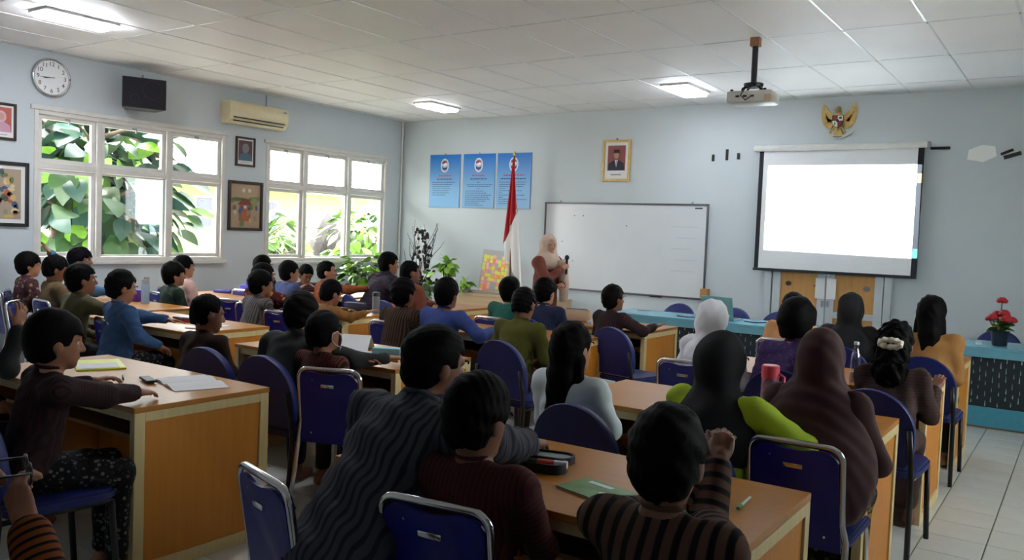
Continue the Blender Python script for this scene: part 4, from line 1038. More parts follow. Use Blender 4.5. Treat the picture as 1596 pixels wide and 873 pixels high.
MB().plate([(-.062, .062), (-.062, -.02), (-.045, -.055), (0, -.085), (.045, -.055), (.062, -.02), (.062, .062)], -.052, -.060).build('shield', M_black, gar)
for x0, x1, zz0, zz1, m in ((-.056, 0, 0, .056, M_gred), (.0, .056, 0, .056, M_gwht), (-.056, 0, -.055, 0, M_gwht), (0, .056, -.055, 0, M_gred)):
    p = rect(x0, x1, zz0, zz1) if zz0 >= 0 else ([(x0, zz1), (x0, -.02), (-.04, -.052), (0, -.078), (0, zz1)] if x0 < 0 else [(0, zz1), (0, -.078), (.04, -.052), (x1, -.02), (x1, zz1)])
    MB().plate(p, -.060, -.063).build('shield_quarter', m, gar)
MB().plate(ell(0, 0, .016, .018, 10), -.063, -.067).build('shield_star', M_black, gar)
MB().plate(ell(.03, .032, .017, .014, 10), -.063, -.066).build('shield_tree', colour((60, 80, 60)), gar)
MB().plate(ell(-.03, -.03, .008, .02, 10), -.063, -.066).build('shield_rice', colour((90, 120, 70)), gar)
rb_ = [(-.125, -.135), (-.07, -.155), (0, -.165), (.07, -.155), (.13, -.13), (.165, -.10), (.175, -.12), (.14, -.15), (.07, -.185), (0, -.195), (-.07, -.185), (-.13, -.16)]
MB().plate(rb_[::-1], -.026, -.034).build('ribbon', colour((206, 206, 194)), gar)
MB().plate([(-.05, -.168), (0, -.177), (.05, -.168), (.05, -.176), (0, -.185), (-.05, -.176)][::-1], -.034, -.036).build('ribbon_script', M_ink, gar)
# flag on its pole
fl = empty('flag_on_pole', (-6.62, 9.62, 0), 0, 'red and white flag hanging on a wooden pole', 'flag')
MB().tube([(.0, 0, .03), (.0, 0, 2.64)], .013, 8).build('pole', wood('pole_wood', (120, 78, 46), (140, 92, 56), .5, 'Z'), fl, True)
MB().lathe([(.0, 2.70), (.02, 2.68), (.022, 2.655), (.012, 2.635)][::-1], n=10).build('finial', M_gold, fl, True)
MB().lathe([(.20, 0), (.20, .03), (.06, .05), (.03, .06)], n=20).build('stand', M_blackmetal, fl, 40)
def cloth(top, bot, m, name):
    V = []; F = []; nu, nv = 22, 16
    for j in range(nv+1):
        t = j/nv
        for i in range(nu+1):
            a = i/nu; tp = top(a); bt = bot(a); x = tp[0]*(1-t)+bt[0]*t; z = tp[1]*(1-t)+bt[1]*t
            V.append((x, -.02-.03*math.sin(a*13+t*1.5)*(.25+.75*t)-.02*a, z))
    for j in range(nv):
        for i in range(nu): b = j*(nu+1)+i; F.append((b, b+1, b+nu+2, b+nu+1))
    o = MB().add(V, F).build(name, m, fl, True); sm = o.modifiers.new('t', 'SOLIDIFY'); sm.thickness = .003; return o
cloth(lambda a: (-.005+.03*a, 2.60-.05*a), lambda a: (-.10+.22*a, 1.42+.50*a), mat('flag_red', (186, 32, 44), .75), 'red_stripe')
cloth(lambda a: (-.098+.218*a, 1.42+.50*a), lambda a: (-.07+.33*a, 1.22-.40*a), mat('flag_white', (222, 220, 218), .75), 'white_stripe')
# sheet of sticky notes on an easel board
nb = empty('note_board', (-7.07, YF-.16, .96), 0, 'upright sheet crowded with yellow pink and orange sticky notes', 'board'); nb.rotation_euler = (R(-6), R(3), 0)
MB().box((0, 0, .0), (.50, .012, .72)).build('backing_sheet', mat('grey_sheet', (176, 174, 172), .7), nb)
cols = [(244, 226, 92), (246, 176, 84), (244, 156, 152), (240, 140, 96), (226, 226, 96), (246, 186, 176)]
note_me = MB().box((0, -.004, 0), (.052, .0015, .052)).mesh('sticky_note'); rs = random.Random(11)
for r in range(11):
    for c in range(8):
        if (r > 6 and 3 <= c <= 5 and rs.random() < .8) or (r > 8 and c > 3) or rs.random() < .07: continue
        o = obj('sticky_note', note_me, nb, colour(rs.choice(cols)), (-.2+c*.056+rs.uniform(-.008, .008), -.003-rs.uniform(0, .003), .26-r*.055+rs.uniform(-.008, .008))); o.rotation_euler = (0, rs.uniform(-.12, .12), 0)
for sg in (-1, 1): MB().tube([(sg*.2, .03, -.35), (sg*.2, .10, -.93)], .012, 8).build('easel_leg', M_grey, nb, True)

# ================================================================ CEILING FITTINGS
for i, (x, y, w) in enumerate(((-7.27, 3.87, .24), (-7.40, 8.87, .26), (-3.84, 8.90, .28), (-3.84, 3.87, .28))):
    lf = empty('ceiling_lamp', (x, y, ZC), 0, ['lit ceiling lamp nearest the clock', 'lit ceiling lamp near the corner above the posters', 'lit ceiling lamp above the whiteboard beside the projector', 'lit ceiling lamp over the middle tables', 'lit ceiling lamp over the aisle side tables'][i], 'lamp', 'lit ceiling lamps')
    f = MB()
    for sg in (-1, 1): f.box((sg*(w/2+.012), 0, -.012), (.024, .64, .024)); f.box((0, sg*.308, -.012), (w, .024, .024))
    f.build('lamp_housing', M_white, lf); MB().box((0, 0, -.030), (w, .59, .055), ch=.01).build('diffuser', mat('lamp_diffuser_%d' % i, (255, 255, 255), .5, emit=(240, 244, 255), estr=LAMP_E*(2.4, .45, .8, 1.0)[i]), lf)
pj = empty('ceiling_projector', (-2.38, 6.90, 2.76), R(4), 'pale projector hanging from the ceiling on a black pole', 'projector')
M_pj = mat('projector_white', (206, 204, 196), .4)
MB().box((0, 0, -.005), (.37, .27, .095), ch=.018).build('projector_body', M_pj, pj, 40)
MB().cyl((.10, .13, -.005), (.10, .165, -.005), .036, n=20).build('lens_ring', M_black, pj, 40)
MB().cyl((.10, .15, -.005), (.10, .168, -.005), .026, n=20).build('lens', mat('lens_glass', (40, 44, 60), .05), pj, 40)
for x in (-.09, -.03, .03): MB().box((x, -.137, -.005), (.03, .008, .016)).build('socket', M_black, pj)
MB().box((.155, -.11, -.02), (.06, .07, .05), ch=.012).build('lamp_cover', mat('projector_tan', (196, 176, 148), .4), pj)
for x, y in ((-.15, -.1), (.12, -.1), (-.15, .1), (.12, .1)): MB().cyl((x, y, .04), (x, y, .058), .012, n=10).build('foot', M_black, pj)
MB().cyl((0, 0, .10), (0, 0, .43), .024, n=14).build('pole', M_black, pj, 40)
MB().box((0, 0, .455), (.075, .075, .07)).build('wooden_collar', wood('collar_wood', (150, 108, 76), (166, 120, 86), .6, 'Z'), pj)
MB().lathe([(.075, .085), (.08, .10), (.08, .115), (.03, .125)], n=18).build('mount_plate', M_black, pj, 40)
for a in range(4):
    t = R(45+90*a); MB().tube([(.05*math.cos(t), .05*math.sin(t), .095), (.10*math.cos(t), .085*math.sin(t), .07), (.11*math.cos(t), .09*math.sin(t), .045)], .009, 6).build('mount_arm', M_black, pj, True)
MB().tube([(.02, -.06, .09), (-.03, -.13, .06), (-.06, -.16, 0), (-.02, -.15, -.04), (.02, -.142, -.01)], .005, 6).build('cable', M_black, pj, True)
# the projector's own beam: a spot whose light passes a rectangular gate
lens = Vector((-2.28, 7.08, 2.755))
bd = bpy.data.lights.new('projector_beam', 'SPOT'); bd.energy = PROJ_W; bd.spot_size = R(46); bd.spot_blend = 0.0; bd.shadow_soft_size = .004; bd.color = (.86, .95, 1.0)
bo = bpy.data.objects.new('projector_beam', bd); COL.objects.link(bo); bo.location = lens
qd = [Vector((-3.205, SY, 1.495)), Vector((-1.535, SY, 1.465)), Vector((-1.545, SY, 2.478)), Vector((-3.20, SY, 2.487))]
cen = sum(qd, Vector())/4; bo.rotation_euler = (cen-lens).to_track_quat('-Z', 'Y').to_euler()
bd.use_nodes = True; nt = bd.node_tree; em = next(n_ for n_ in nt.nodes if n_.type == 'EMISSION'); geo = nt.nodes.new('ShaderNodeNewGeometry'); prev = None
for i in range(4):
    nrm_ = (qd[i]-lens).cross(qd[(i+1) % 4]-lens).normalized()
    if nrm_.dot(cen-lens) < 0: nrm_ = -nrm_
    dt = nt.nodes.new('ShaderNodeVectorMath'); dt.operation = 'DOT_PRODUCT'; dt.inputs[1].default_value = nrm_; nt.links.new(geo.outputs['Incoming'], dt.inputs[0])
    lt = nt.nodes.new('ShaderNodeMath'); lt.operation = 'GREATER_THAN'; lt.inputs[1].default_value = 0.0; nt.links.new(dt.outputs['Value'], lt.inputs[0]); 
    if prev is None: prev = lt
    else:
        mm = nt.nodes.new('ShaderNodeMath'); mm.operation = 'MULTIPLY'; nt.links.new(prev.outputs[0], mm.inputs[0]); nt.links.new(lt.outputs[0], mm.inputs[1]); prev = mm
nt.links.new(prev.outputs[0], em.inputs['Strength'])
# ================================================================ PEOPLE
LIGHT = ('white', 'beige', 'peach', 'pink', 'lime')
def _lt(n): return any(w in n for w in LIGHT) and 'black_white' not in n
def mat_(n, c, *a, **k): return mat(n, c if _lt(n) else dk(c), *a, **k)
def stripes_(n, c1, c2, f, ax, du, c3=None): return stripes(n, dk(c1), dk(c2), f, ax, du, dk(c3) if c3 else None)
def batik_(n, g, b, sc, thr=.36): return batik(n, dk(g), [dk(c) for c in b], sc, thr=thr)
S_black = mat_('cloth_black', (20, 20, 24), .85, var=.1, scale=30)
S_maroon1 = stripes_('shirt_dark_maroon_fine', (70, 42, 46), (50, 28, 34), 70, 'X', .55)
S_grey = stripes_('shirt_grey_navy_lurik', (98, 98, 108), (44, 58, 84), 34, 'X', .62, (70, 66, 76))
S_maroon2 = stripes_('shirt_maroon_lurik', (104, 40, 42), (64, 26, 30), 62, 'X', .5, (120, 62, 56))
S_brown = stripes_('shirt_brown_black_stripe', (128, 92, 74), (34, 26, 28), 26, 'X', .58)
S_denim = mat_('shirt_denim_blue', (60, 108, 168), .85, var=.18, scale=26)
S_dkbrown = stripes_('shirt_dark_brown', (70, 48, 36), (58, 38, 30), 80, 'X', .5)
S_dkgreen = mat_('shirt_black_green', (36, 42, 40), .85, var=.12, scale=24)
S_orstripe = stripes_('shirt_rust_black_stripe', (150, 72, 48), (52, 30, 32), 58, 'X', .55)
S_white = mat_('blouse_white', (206, 216, 222), .8, var=.04, scale=20)
S_neon = mat_('blouse_lime', (176, 204, 36), .75, var=.08, scale=16)
S_hmaroon = mat_('scarf_maroon_brown', (92, 46, 46), .85, var=.08, scale=14)
S_olive = stripes_('shirt_olive_fine', (124, 124, 40), (96, 92, 36), 110, 'X', .6, (84, 70, 40))
S_blue = mat_('shirt_royal_blue', (58, 88, 176), .85, var=.12, scale=24)
S_brstripe = stripes_('shirt_brown_gold_stripe', (104, 76, 52), (46, 34, 34), 46, 'X', .5)
S_must = mat_('shirt_mustard', (182, 118, 28), .85, var=.12, scale=20)
S_hwhite = mat_('scarf_white', (222, 224, 230), .8, var=.03, scale=14)
S_purple = batik_('blouse_purple_print', (110, 84, 156), [(140, 116, 180), (96, 70, 140), (124, 98, 170)], 46)
S_brownb = stripes_('blouse_brown', (96, 70, 64), (82, 58, 54), 60, 'Z', .5)
S_teal = mat_('shirt_teal', (24, 128, 108), .85, var=.1, scale=20)
S_navy = stripes_('shirt_navy', (56, 64, 104), (46, 52, 88), 50, 'X', .5)
S_plum = stripes_('shirt_plum_stripe', (96, 62, 66), (60, 40, 48), 44, 'X', .5)
S_hblack = mat_('scarf_black', (15, 15, 24), .85, var=.1, scale=14)
S_peach = mat_('shirt_peach', (222, 164, 110), .85, var=.06, scale=20)
S_orange = mat_('blouse_orange', (216, 150, 70), .8, var=.08, scale=20)
S_blue2 = mat_('shirt_dusty_blue', (84, 104, 168), .85, var=.12, scale=20)
S_check = stripes_('shirt_plaid_rose', (150, 100, 104), (96, 70, 84), 40, 'Z', .5)
S_orb = batik_('shirt_orange_batik', (208, 112, 64), [(226, 140, 84), (176, 86, 50), (214, 124, 72)], 40)
S_dkpurple = stripes_('shirt_dark_plum', (84, 70, 88), (70, 58, 74), 40, 'X', .5)
S_rust = mat_('shirt_rust', (178, 88, 60), .85, var=.12, scale=20)
S_redb = batik_('shirt_red_flower_batik', (110, 28, 32), [(226, 178, 92), (240, 214, 150), (150, 36, 36), (196, 120, 60)], 15, thr=.42)
S_greyst = stripes_('shirt_grey_cream_stripe', (150, 144, 140), (92, 84, 86), 46, 'X', .5)
S_camo = batik_('shirt_camo_green', (44, 66, 54), [(60, 84, 66), (34, 52, 44), (70, 90, 70)], 22, thr=.5)
S_pink = mat_('shirt_pale_pink', (214, 178, 166), .85, var=.06)
S_floral = batik_('shirt_floral', (116, 70, 78), [(236, 214, 170), (210, 170, 150), (92, 50, 62), (226, 190, 120)], 24, thr=.46)
S_tan = mat_('shirt_khaki', (146, 116, 72), .85, var=.12, scale=20)
S_lblue = mat_('shirt_sky_blue', (86, 150, 206), .85, var=.1, scale=20)
S_olive2 = mat_('shirt_dark_olive', (108, 100, 48), .85, var=.14, scale=20)
S_rustdress = mat_('dress_rust', (158, 74, 52), .85, var=.1, scale=16)
S_hbeige = mat_('scarf_beige', (196, 172, 156), .8, var=.04, scale=16)
S_orlurik = stripes_('shirt_orange_black_lurik', (186, 96, 40), (40, 26, 24), 60, 'X', .62)
L_black = mat_('trousers_black', (28, 28, 32), .85)
L_dkred = mat_('trousers_dark_red', (84, 20, 30), .85)
L_batik = batik_('cloth_black_white_batik', (30, 30, 34), [(150, 150, 148), (120, 120, 122), (40, 40, 44), (60, 60, 62)], 55, thr=.42)
L_green = batik_('cloth_green_gold_batik', (50, 54, 40), [(120, 130, 60), (180, 160, 80), (70, 90, 50)], 28, thr=.42)
L_brown = mat_('cloth_brown', (86, 52, 42), .85)

def seat_for(info, kind, label, back=.055, yaw=None):
    p = info['off']+info['Rw'] @ np.array([0, back, 0]); y = math.degrees(info['yaw']) if yaw is None else yaw
    return chair(kind, p[0], p[1], y, label)
def add(*a, ch=None, cl=None, back=.055, cyaw=None, **k):
    r_, i_ = person(*a, **k)
    if ch: seat_for(i_, ch, cl, back, cyaw)
    return r_, i_
# ---- nearest row
add('boy in dark maroon finely striped shirt reaching over the open notebook', (-3.450, 1.772, 1.046), yaw=-14, hyaw=-2, hpitch=-6, shirt=S_maroon1, lower=L_batik, hair='bowl', skin=0, Rw=(-3.40, 2.12, .795), Lw=(-3.70, 2.06, .81), Rp='point', lean=12, ch='r', cl='blue arched chair under the boy with the open notebook', cyaw=-6)
add('dark sleeved person with raised forearm cut by the photo edge', (-4.378, 1.846, 1.044), yaw=-10, shirt=S_black, lower=L_black, Rw=(-4.04, 1.90, 1.04), Rp='relax', elbow=(1, .2, -.9), lean=10, ch='c', cl='blue chrome chair of the person cut by the photo edge')
add('boy in grey and navy striped shirt leaning over the nearest table', (-1.714, 2.091, 1.127), yaw=-6, hyaw=-18, hpitch=-10, lean=36, s=1.05, shirt=S_grey, lower=L_dkred, hair='short', skin=1, Rw=(-1.62, 2.55, .80), Lw=(-1.95, 2.40, .80))
chair_top('c', -1.98, 1.62, -16, 'nearest blue chrome chair behind the boy in grey stripes')
add('boy in maroon pin striped shirt with back to camera at nearest table', (-1.416, 1.929, 1.024), yaw=4, hyaw=-10, hpitch=-12, shirt=S_maroon2, lower=L_batik, hair='short', hv=1.03, skin=1, lean=4)
add('boy in brown and black striped shirt with hands clasped by his head', (-0.784, 1.823, 1.042), yaw=0, hyaw=6, hpitch=-6, shirt=S_brown, lower=L_black, hair='short', hv=1.03, skin=1, Rw=(-.76, 2.10, .99), Lw=(-.81, 2.12, .99), Rp='fist', Lp='hold', elbow=(-.5, .5, -.9), ch='r', cl='blue arched chair of the boy in brown and black stripes', lean=8)
add('person in orange and black striped shirt lifting glasses at photo edge', (-1.675, .645, 1.09), yaw=-25, hyaw=0, shirt=S_orlurik, lower=L_black, hair='short', skin=0, Rw=(-1.535, .74, 1.0), Rp='hold', Rpalm=(-.6, .5, .2), elbow=(.9, .5, -1), lean=6, ch='r', cl='blue arched chair of the person lifting glasses')
# ---- second row
add('boy in blue denim shirt stretching one arm across the table', (-5.837, 3.472, 1.057), yaw=-10, hyaw=-4, hpitch=-12, shirt=S_denim, lower=L_batik, hair='short', skin=0, Lw=(-5.62, 3.80, .80), Rw=(-5.55, 3.60, .64), Lp='flat', q=1.15, lean=4)
add('close cropped boy in dark brown shirt on an arched chair', (-4.458, 3.216, 0.991), yaw=4, hyaw=-20, hpitch=-10, shirt=S_dkbrown, lower=L_black, hair='crop', skin=1, q=1.15, lean=14)
add('person in black shirt leaning down over the table with paper', (-3.808, 3.385, 1.039), yaw=8, hyaw=4, hpitch=-16, shirt=S_dkgreen, lower=L_black, hair='bowl', hv=1.02, skin=0, q=1.15, Rw=(-3.35, 3.64, .80), lean=26)
chair_top('r', -3.667, 2.974, 4, 'blue arched chair behind the person in black')
mk_root, mk = add('boy in rust and black striped shirt wearing a white mask', (-3.498, 3.278, 0.965), yaw=-4, hyaw=6, hpitch=2, shirt=S_orstripe, lower=L_batik, hair='crop', hv=1.05, skin=0, q=1.1, Lw=(-3.35, 3.6, .79), lean=5, sw=1.35)
add('girl in white blouse with long straight black hair', (-1.958, 3.388, 1.035), yaw=-6, hyaw=-8, shirt=S_white, lower=L_black, hair='long', skin=2, q=1.0, fem=True, lean=5, sw=1.25)
add('girl in lime green blouse and black headscarf', (-1.209, 3.317, 1.064), yaw=-6, hyaw=-25, hpitch=-4, shirt=S_neon, lower=L_black, hair='hijab', hairm=S_hblack, cover=(.22, .18, .23, .12), skin=2, q=1.0, fem=True, Rw=(-.92, 3.5, .82), ch='r', cl='dark arched chair hidden behind the lime green blouse', lean=12, sw=1.25)
add('girl in long maroon brown headscarf reaching to her elbows', (-0.876, 3.534, 1.104), yaw=-4, hyaw=2, shirt=S_hmaroon, lower=L_green, hair='hijab', hairm=S_hmaroon, cover=(.29, .21, .34, .27), skin=2, q=1.0, fem=True, lean=8)
# ---- third row
add('boy in olive green ribbed shirt on an arched chair', (-3.344, 5.059, 1.052), yaw=-4, hyaw=6, hpitch=-16, shirt=S_olive, lower=L_brown, hair='crop', hv=1.04, skin=1, q=1.2, lean=18)
add('boy in royal blue shirt with hand on the table', (-4.139, 5.16, 1.067), yaw=0, hyaw=0, hpitch=-4, shirt=S_blue, lower=L_black, hair='bowl', skin=1, q=1.2, Rw=(-3.80, 5.33, .80), lean=14)
add('boy in brown and gold striped shirt with back to camera', (-4.569, 5.136, 1.042), yaw=0, hyaw=-4, shirt=S_brstripe, lower=L_black, hair='bowl', skin=0, q=1.25, lean=12)
add('boy in mustard shirt bending over his folded arms', (-5.718, 5.433, 0.950), yaw=-8, hyaw=-4, hpitch=-22, shirt=S_must, lower=L_black, hair='short', skin=0, q=1.3, lean=30, Rw=(-5.35, 5.52, .80), Lw=(-5.55, 5.50, .80), Rp='flat', elbow=(1, .2, -.2), ch='c', cl='blue chrome chair under the boy in mustard')
add('girl in white headscarf seated before the cyan desk', (-1.95, 5.141, 1.07), yaw=-10, hyaw=-14, hpitch=-4, shirt=S_hwhite, lower=L_black, hair='hijab', hairm=S_hwhite, cover=(.20, .16, .17, .08), skin=2, q=1.25, fem=True, lean=12)
add('girl in purple printed blouse with bobbed black hair', (-1.414, 5.096, 1.097), yaw=0, hyaw=-4, hpitch=-6, shirt=S_purple, lower=L_black, hair='bowl', hv=1.22, skin=2, q=1.2, fem=True, ch='r', cl='blue arched chair of the girl in purple', lean=10)
add('girl in brown blouse with curly ponytail and cream scrunchie', (-0.841, 4.952, 1.036), yaw=0, hyaw=0, hpitch=-14, shirt=S_brownb, lower=L_brown, hair='curly', skin=1, q=1.1, fem=True, Lw=(-.98, 5.15, .80), Rw=(-.65, 5.12, .80), lean=14, elbow=(.15, .0, -1))
# ---- fourth row
add('boy in teal green shirt seated in front of the olive boy', (-4.347, 6.335, 1.045), yaw=0, hyaw=0, shirt=S_teal, lower=L_black, hair='short', hv=1.04, skin=0, q=1.4, lean=10, ch='c', cl='blue chrome chair of the boy in teal')
add('person in navy shirt seated below the speaking woman', (-3.966, 6.335, 1.055), yaw=0, hyaw=-6, hpitch=-4, shirt=S_navy, lower=L_black, hair='short', hv=1.06, skin=2, q=1.35, lean=12, ch='r', cl='blue arched chair of the person in navy')
add('boy in plum striped shirt resting his arm on the table end', (-3.453, 6.656, 1.023), yaw=-16, hyaw=-10, shirt=S_plum, lower=L_black, hair='short', hairm=M_brownhair, skin=1, q=1.35, Rw=(-3.10, 6.80, .80), Rp='flat', lean=10)
chair_top('r', -3.131, 5.986, -12, 'blue arched chair with light edge behind the plum striped boy')
add('girl in black headscarf and dark top facing the screen', (-1.442, 6.592, 1.096), yaw=0, hyaw=0, shirt=S_hblack, lower=L_black, hair='hijab', hairm=S_hblack, hs=1.0, cover=(.235, .18, .19, .11), skin=2, q=1.3, fem=True, lean=8, ch='r', cl='arched chair hidden behind the girl in black headscarf')
add('child in peach shirt with short black hair farthest by the desk', (-1.967, 6.953, 1.044), yaw=0, hyaw=10, hpitch=-6, shirt=S_peach, lower=L_black, hair='bowl', skin=2, q=1.45, lean=14, ch='c', cl='chrome chair under the child in peach')
add('girl in orange blouse with long wavy black hair', (-0.886, 6.489, 1.111), yaw=0, hyaw=0, shirt=S_orange, lower=L_black, hair='long', hv=1.12, hs=1.0, skin=2, q=1.25, fem=True, lean=8, ch='r', cl='blue arched chair of the girl in orange blouse', elbow=(.15, .0, -1))
# ---- window side, farther rows
add('boy in dusty blue shirt looking at the orange batik boy', (-7.334, 6.335, 1.042), yaw=-10, hyaw=-14, shirt=S_blue2, lower=L_black, hair='bowl', skin=2, q=1.5, lean=10, ch='c', cl='blue chrome chair of the boy in dusty blue')
add('child in rose plaid shirt resting face on folded arms', (-7.931, 7.107, 0.968), yaw=-120, hyaw=10, hpitch=-28, shirt=S_check, lower=L_black, hair='short', skin=1, q=1.5, lean=30, Lh=(-.10, .34, .80), Rh=(.10, .34, .80), Rp='flat', Lp='flat', ch='c', cl='chrome chair under the child in rose plaid')
add('boy in orange batik shirt stretching his arm towards the plants', (-6.901, 6.489, 1.065), yaw=-25, hyaw=-25, shirt=S_orb, lower=L_black, hair='crop', hv=1.04, skin=2, q=1.4, lean=10, Lw=(-6.35, 6.85, .90), Rw=(-6.30, 6.70, .92), ch='c', cl='chrome chair under the boy in orange batik')
add('tall person in dark plum shirt leaning over beside the vase', (-6.324, 6.850, 1.184), yaw=-22, hyaw=-10, hpitch=-4, shirt=S_dkpurple, lower=L_black, hair='short', hv=1.05, skin=0, q=1.35, lean=24, s=1.05, hs=1.0, Lw=(-6.3, 7.0, .80), Rw=(-5.85, 6.95, .80), ch='r', cl='arched chair under the tall person in dark plum')
add('person in rust shirt with cropped hair beside the pink bottle', (-5.737, 6.540, 1.124), yaw=-14, hyaw=-16, hpitch=-2, shirt=S_rust, lower=L_black, hair='crop', hv=1.03, skin=1, q=1.35, lean=12, Lw=(-5.70, 6.85, .80), ch='r', cl='arched chair under the person in rust')
add('boy in red flower batik shirt behind the striped boy', (-6.495, 5.297, 1.062), yaw=-6, hyaw=-10, shirt=S_redb, lower=L_black, hair='short', hv=1.04, skin=1, q=1.4, Lw=(-6.35, 5.42, .80), Rw=(-5.75, 5.42, .80), elbow=(1, .1, -.3), lean=16)
add('boy in grey and cream striped shirt in profile', (-6.143, 4.982, 1.019), yaw=-8, hyaw=-14, hpitch=-4, shirt=S_greyst, lower=L_black, hair='bowl', skin=0, q=1.35, lean=14)
add('dark haired pupil in navy by the wall under the painting', (-7.849, 6.386, 1.078), yaw=0, hyaw=-6, shirt=S_navy, lower=L_black, hair='short', hv=1.06, skin=1, q=1.6, lean=8, ch='c', cl='chrome chair under the pupil below the painting')
add('boy in camouflage green shirt in profile below the window', (-7.586, 5.069, 1.017), yaw=-10, hyaw=-14, shirt=S_camo, lower=L_black, hair='bowl', hv=1.05, skin=2, q=1.4, lean=10)
add('pupil in pale pink shirt behind the camouflage green boy', (-7.918, 5.404, 1.07), yaw=-8, hyaw=-8, shirt=S_pink, lower=L_black, hair='bowl', skin=2, q=1.6, ch='c', cl='chrome chair hidden under the pupil in pale pink', lean=8)
add('boy in floral shirt nearest the black framed painting', (-8.611, 4.153, 1.067), yaw=-12, hyaw=-10, hpitch=-4, shirt=S_floral, lower=L_black, hair='bowl', hv=1.03, skin=2, q=1.35, ch='c', cl='blue chrome chair holding the boy in floral shirt', lean=8)
add('boy in khaki shirt bowing his head between floral and olive boys', (-7.874, 4.037, 1.07), yaw=-10, hyaw=-8, hpitch=-18, shirt=S_tan, lower=L_black, hair='short', hv=1.03, skin=1, q=1.3, lean=6)
add('pupil in sky blue shirt raising a hand towards the window', (-8.449, 4.582, 1.128), yaw=-40, hyaw=-6, shirt=S_lblue, lower=L_black, hair='bowl', hv=1.05, hairm=mat('hair_violet_black', (12, 9, 17), .65, bump=.2, scale=220, spec=.08), skin=1, q=1.35, Lw=(-8.70, 4.40, 1.19), Lp='open', Lpalm=(.5, -.8, .1), Rw=(-8.10, 4.78, .82), elbow=(1, .1, -.5), ch='c', cl='chrome chair under the pupil raising a hand', lean=10)
add('boy in dark olive shirt in profile before the boy in denim', (-6.434, 3.498, 1.074), yaw=-8, hyaw=-8, shirt=S_olive2, lower=L_black, hair='short', hv=1.03, skin=1, q=1.2, lean=12, hs=1.0, Rw=(-5.75, 3.75, .80), ch='c', cl='blue chrome chair of the boy in dark olive')
# ---- speaking woman at the front
_, tc_ = add('standing woman in beige headscarf and rust dress speaking into a microphone', (-5.00, 8.01, 1.453), yaw=-92, hyaw=-28, hpitch=0, shirt=S_rustdress, lower=None, hair='hijab', hairm=S_hbeige, cover=(.185, .15, .12, .02), skin=2, q=1.2, fem=True, stand=True, lean=3, Rh=(.05, .25, 1.20), Lh=(-.02, .22, 1.02), Lp='hold', Rp='hold', Rpalm=(-.8, -.2, 0), elbow=(1, -.3, -.7))
mic = empty('microphone', (0, 0, 0), 0, 'black hand microphone held by the speaking woman', 'microphone')
pw = tc_['off']+tc_['Rw'] @ (tc_['W']['R']+tc_['hd']['R']*.07+np.array([-.02, 0, .0])); mic.location = tuple(pw)
MB().cyl((0, 0, -.10), (0, 0, .06), .012, .015, 12).build('handle', M_black, mic, 40); MB().ball((0, 0, .085), (.026, .026, .03), 12, 8).build('grille_head', mat('mic_mesh', (40, 40, 44), .5, .5), mic, True)
rt_ = _
def scarf_tail(root, info, pts, r, m):
    MB().tube([info['N']+np.array(p) for p in pts], .05, 10, radii=r).build('scarf_tail', m, root, True)
scarf_tail(rt_, tc_, [(-.05, .13, -.02), (-.07, .17, -.14), (-.09, .18, -.30), (-.10, .17, -.48)], [.06, .06, .055, .045], S_hbeige)

# ---- chairs whose backs the photo shows clearly
for k_, x, y, yw, lb in (('c', -3.230, 3.063, 20, 'blue chrome chair of the boy in rust stripes facing away'), ('c', -1.435, 1.755, 8, 'blue chrome chair of the boy in maroon pin stripes'),
        ('c', -0.875, 3.206, 0, 'blue chrome chair of the girl in the long maroon headscarf'), ('c', -5.981, 3.397, -14, 'blue chrome chair behind the boy in blue denim'),
        ('r', -4.117, 2.934, 4, 'blue arched chair behind the boy in dark brown'), ('r', -3.218, 4.559, -6, 'blue arched chair of the boy in olive green'), ('r', -1.774, 3.064, -4, 'blue arched chair of the girl in white blouse'),
        ('r', -.87, 4.50, -2, 'dark blue arched chair with black legs below the curly ponytail'), ('c', -4.641, 5.021, 8, 'blue chrome chair of the boy in brown and gold stripes'), ('c', -2.03, 4.88, 0, 'blue chrome chair of the girl in white headscarf'),
        ('c', -6.447, 5.089, 8, 'blue chrome chair of the boy in grey and cream stripes'), ('c', -6.877, 5.189, 8, 'blue chrome chair half seen behind the brown table'), ('c', -5.746, 4.840, 4, 'empty blue chrome chair before the boy in black'),
        ('c', -8.468, 5.526, -10, 'blue chrome chair beside the tall blue bottle'), ('c', -7.624, 3.543, -45, 'empty dark backed chrome chair behind the khaki boy'), ('c', -8.805, 4.022, -35, 'empty blue chrome chair farthest towards the photo edge')):
    chair_top(k_, x, y, yw, lb)
chair_top('c', -7.62, 3.77, -6, 'blue chrome chair of the boy in khaki')
# ================================================================ THINGS ON THE TABLES
ZT = .75
def at_(name, x, y, z, rz, label, cat): return empty(name, (x, y, z), R(rz), label, cat)
# open notebook: two page blocks curling from the spine
nb_ = at_('open_notebook', -3.66, 2.545, ZT, -18, 'open white notebook under the reaching hand of the maroon boy', 'notebook')
for sg in (-1, 1):
    V = []; F = []
    for i in range(9):
        t = i/8; x = sg*t*.20; z = .003+.014*math.sin(PI*min(1, t*1.25))*(1-t*.6)
        V += [(x, -.13, z), (x, .13, z), (x, -.13, .001), (x, .13, .001)]
    for i in range(8):
        a = 4*i; F += [(a, a+4, a+5, a+1), (a+2, a+3, a+7, a+6), (a, a+2, a+6, a+4), (a+1, a+5, a+7, a+3)]
    F += [(32, 34, 35, 33)]
    MB().add(V, F).build('page_block', M_paper, nb_, 40)
MB().box((-.12, -.17, .012), (.15, .05, .012), ch=.004).build('dark_cover_flap', M_black, nb_)
tag(MB().tube([(0, -.06, .006), (0, .06, .006)], .0055, 8, radii=[.004, .0055]).build('ball_pen', M_black, None, True, (-3.98, 2.38, ZT), (0, 0, R(60))), 'black pen lying beside the open notebook', 'pen')
yf = at_('yellow_folder', -4.42, 2.50, ZT, -24, 'yellow green folder lying before the boy in maroon', 'folder')
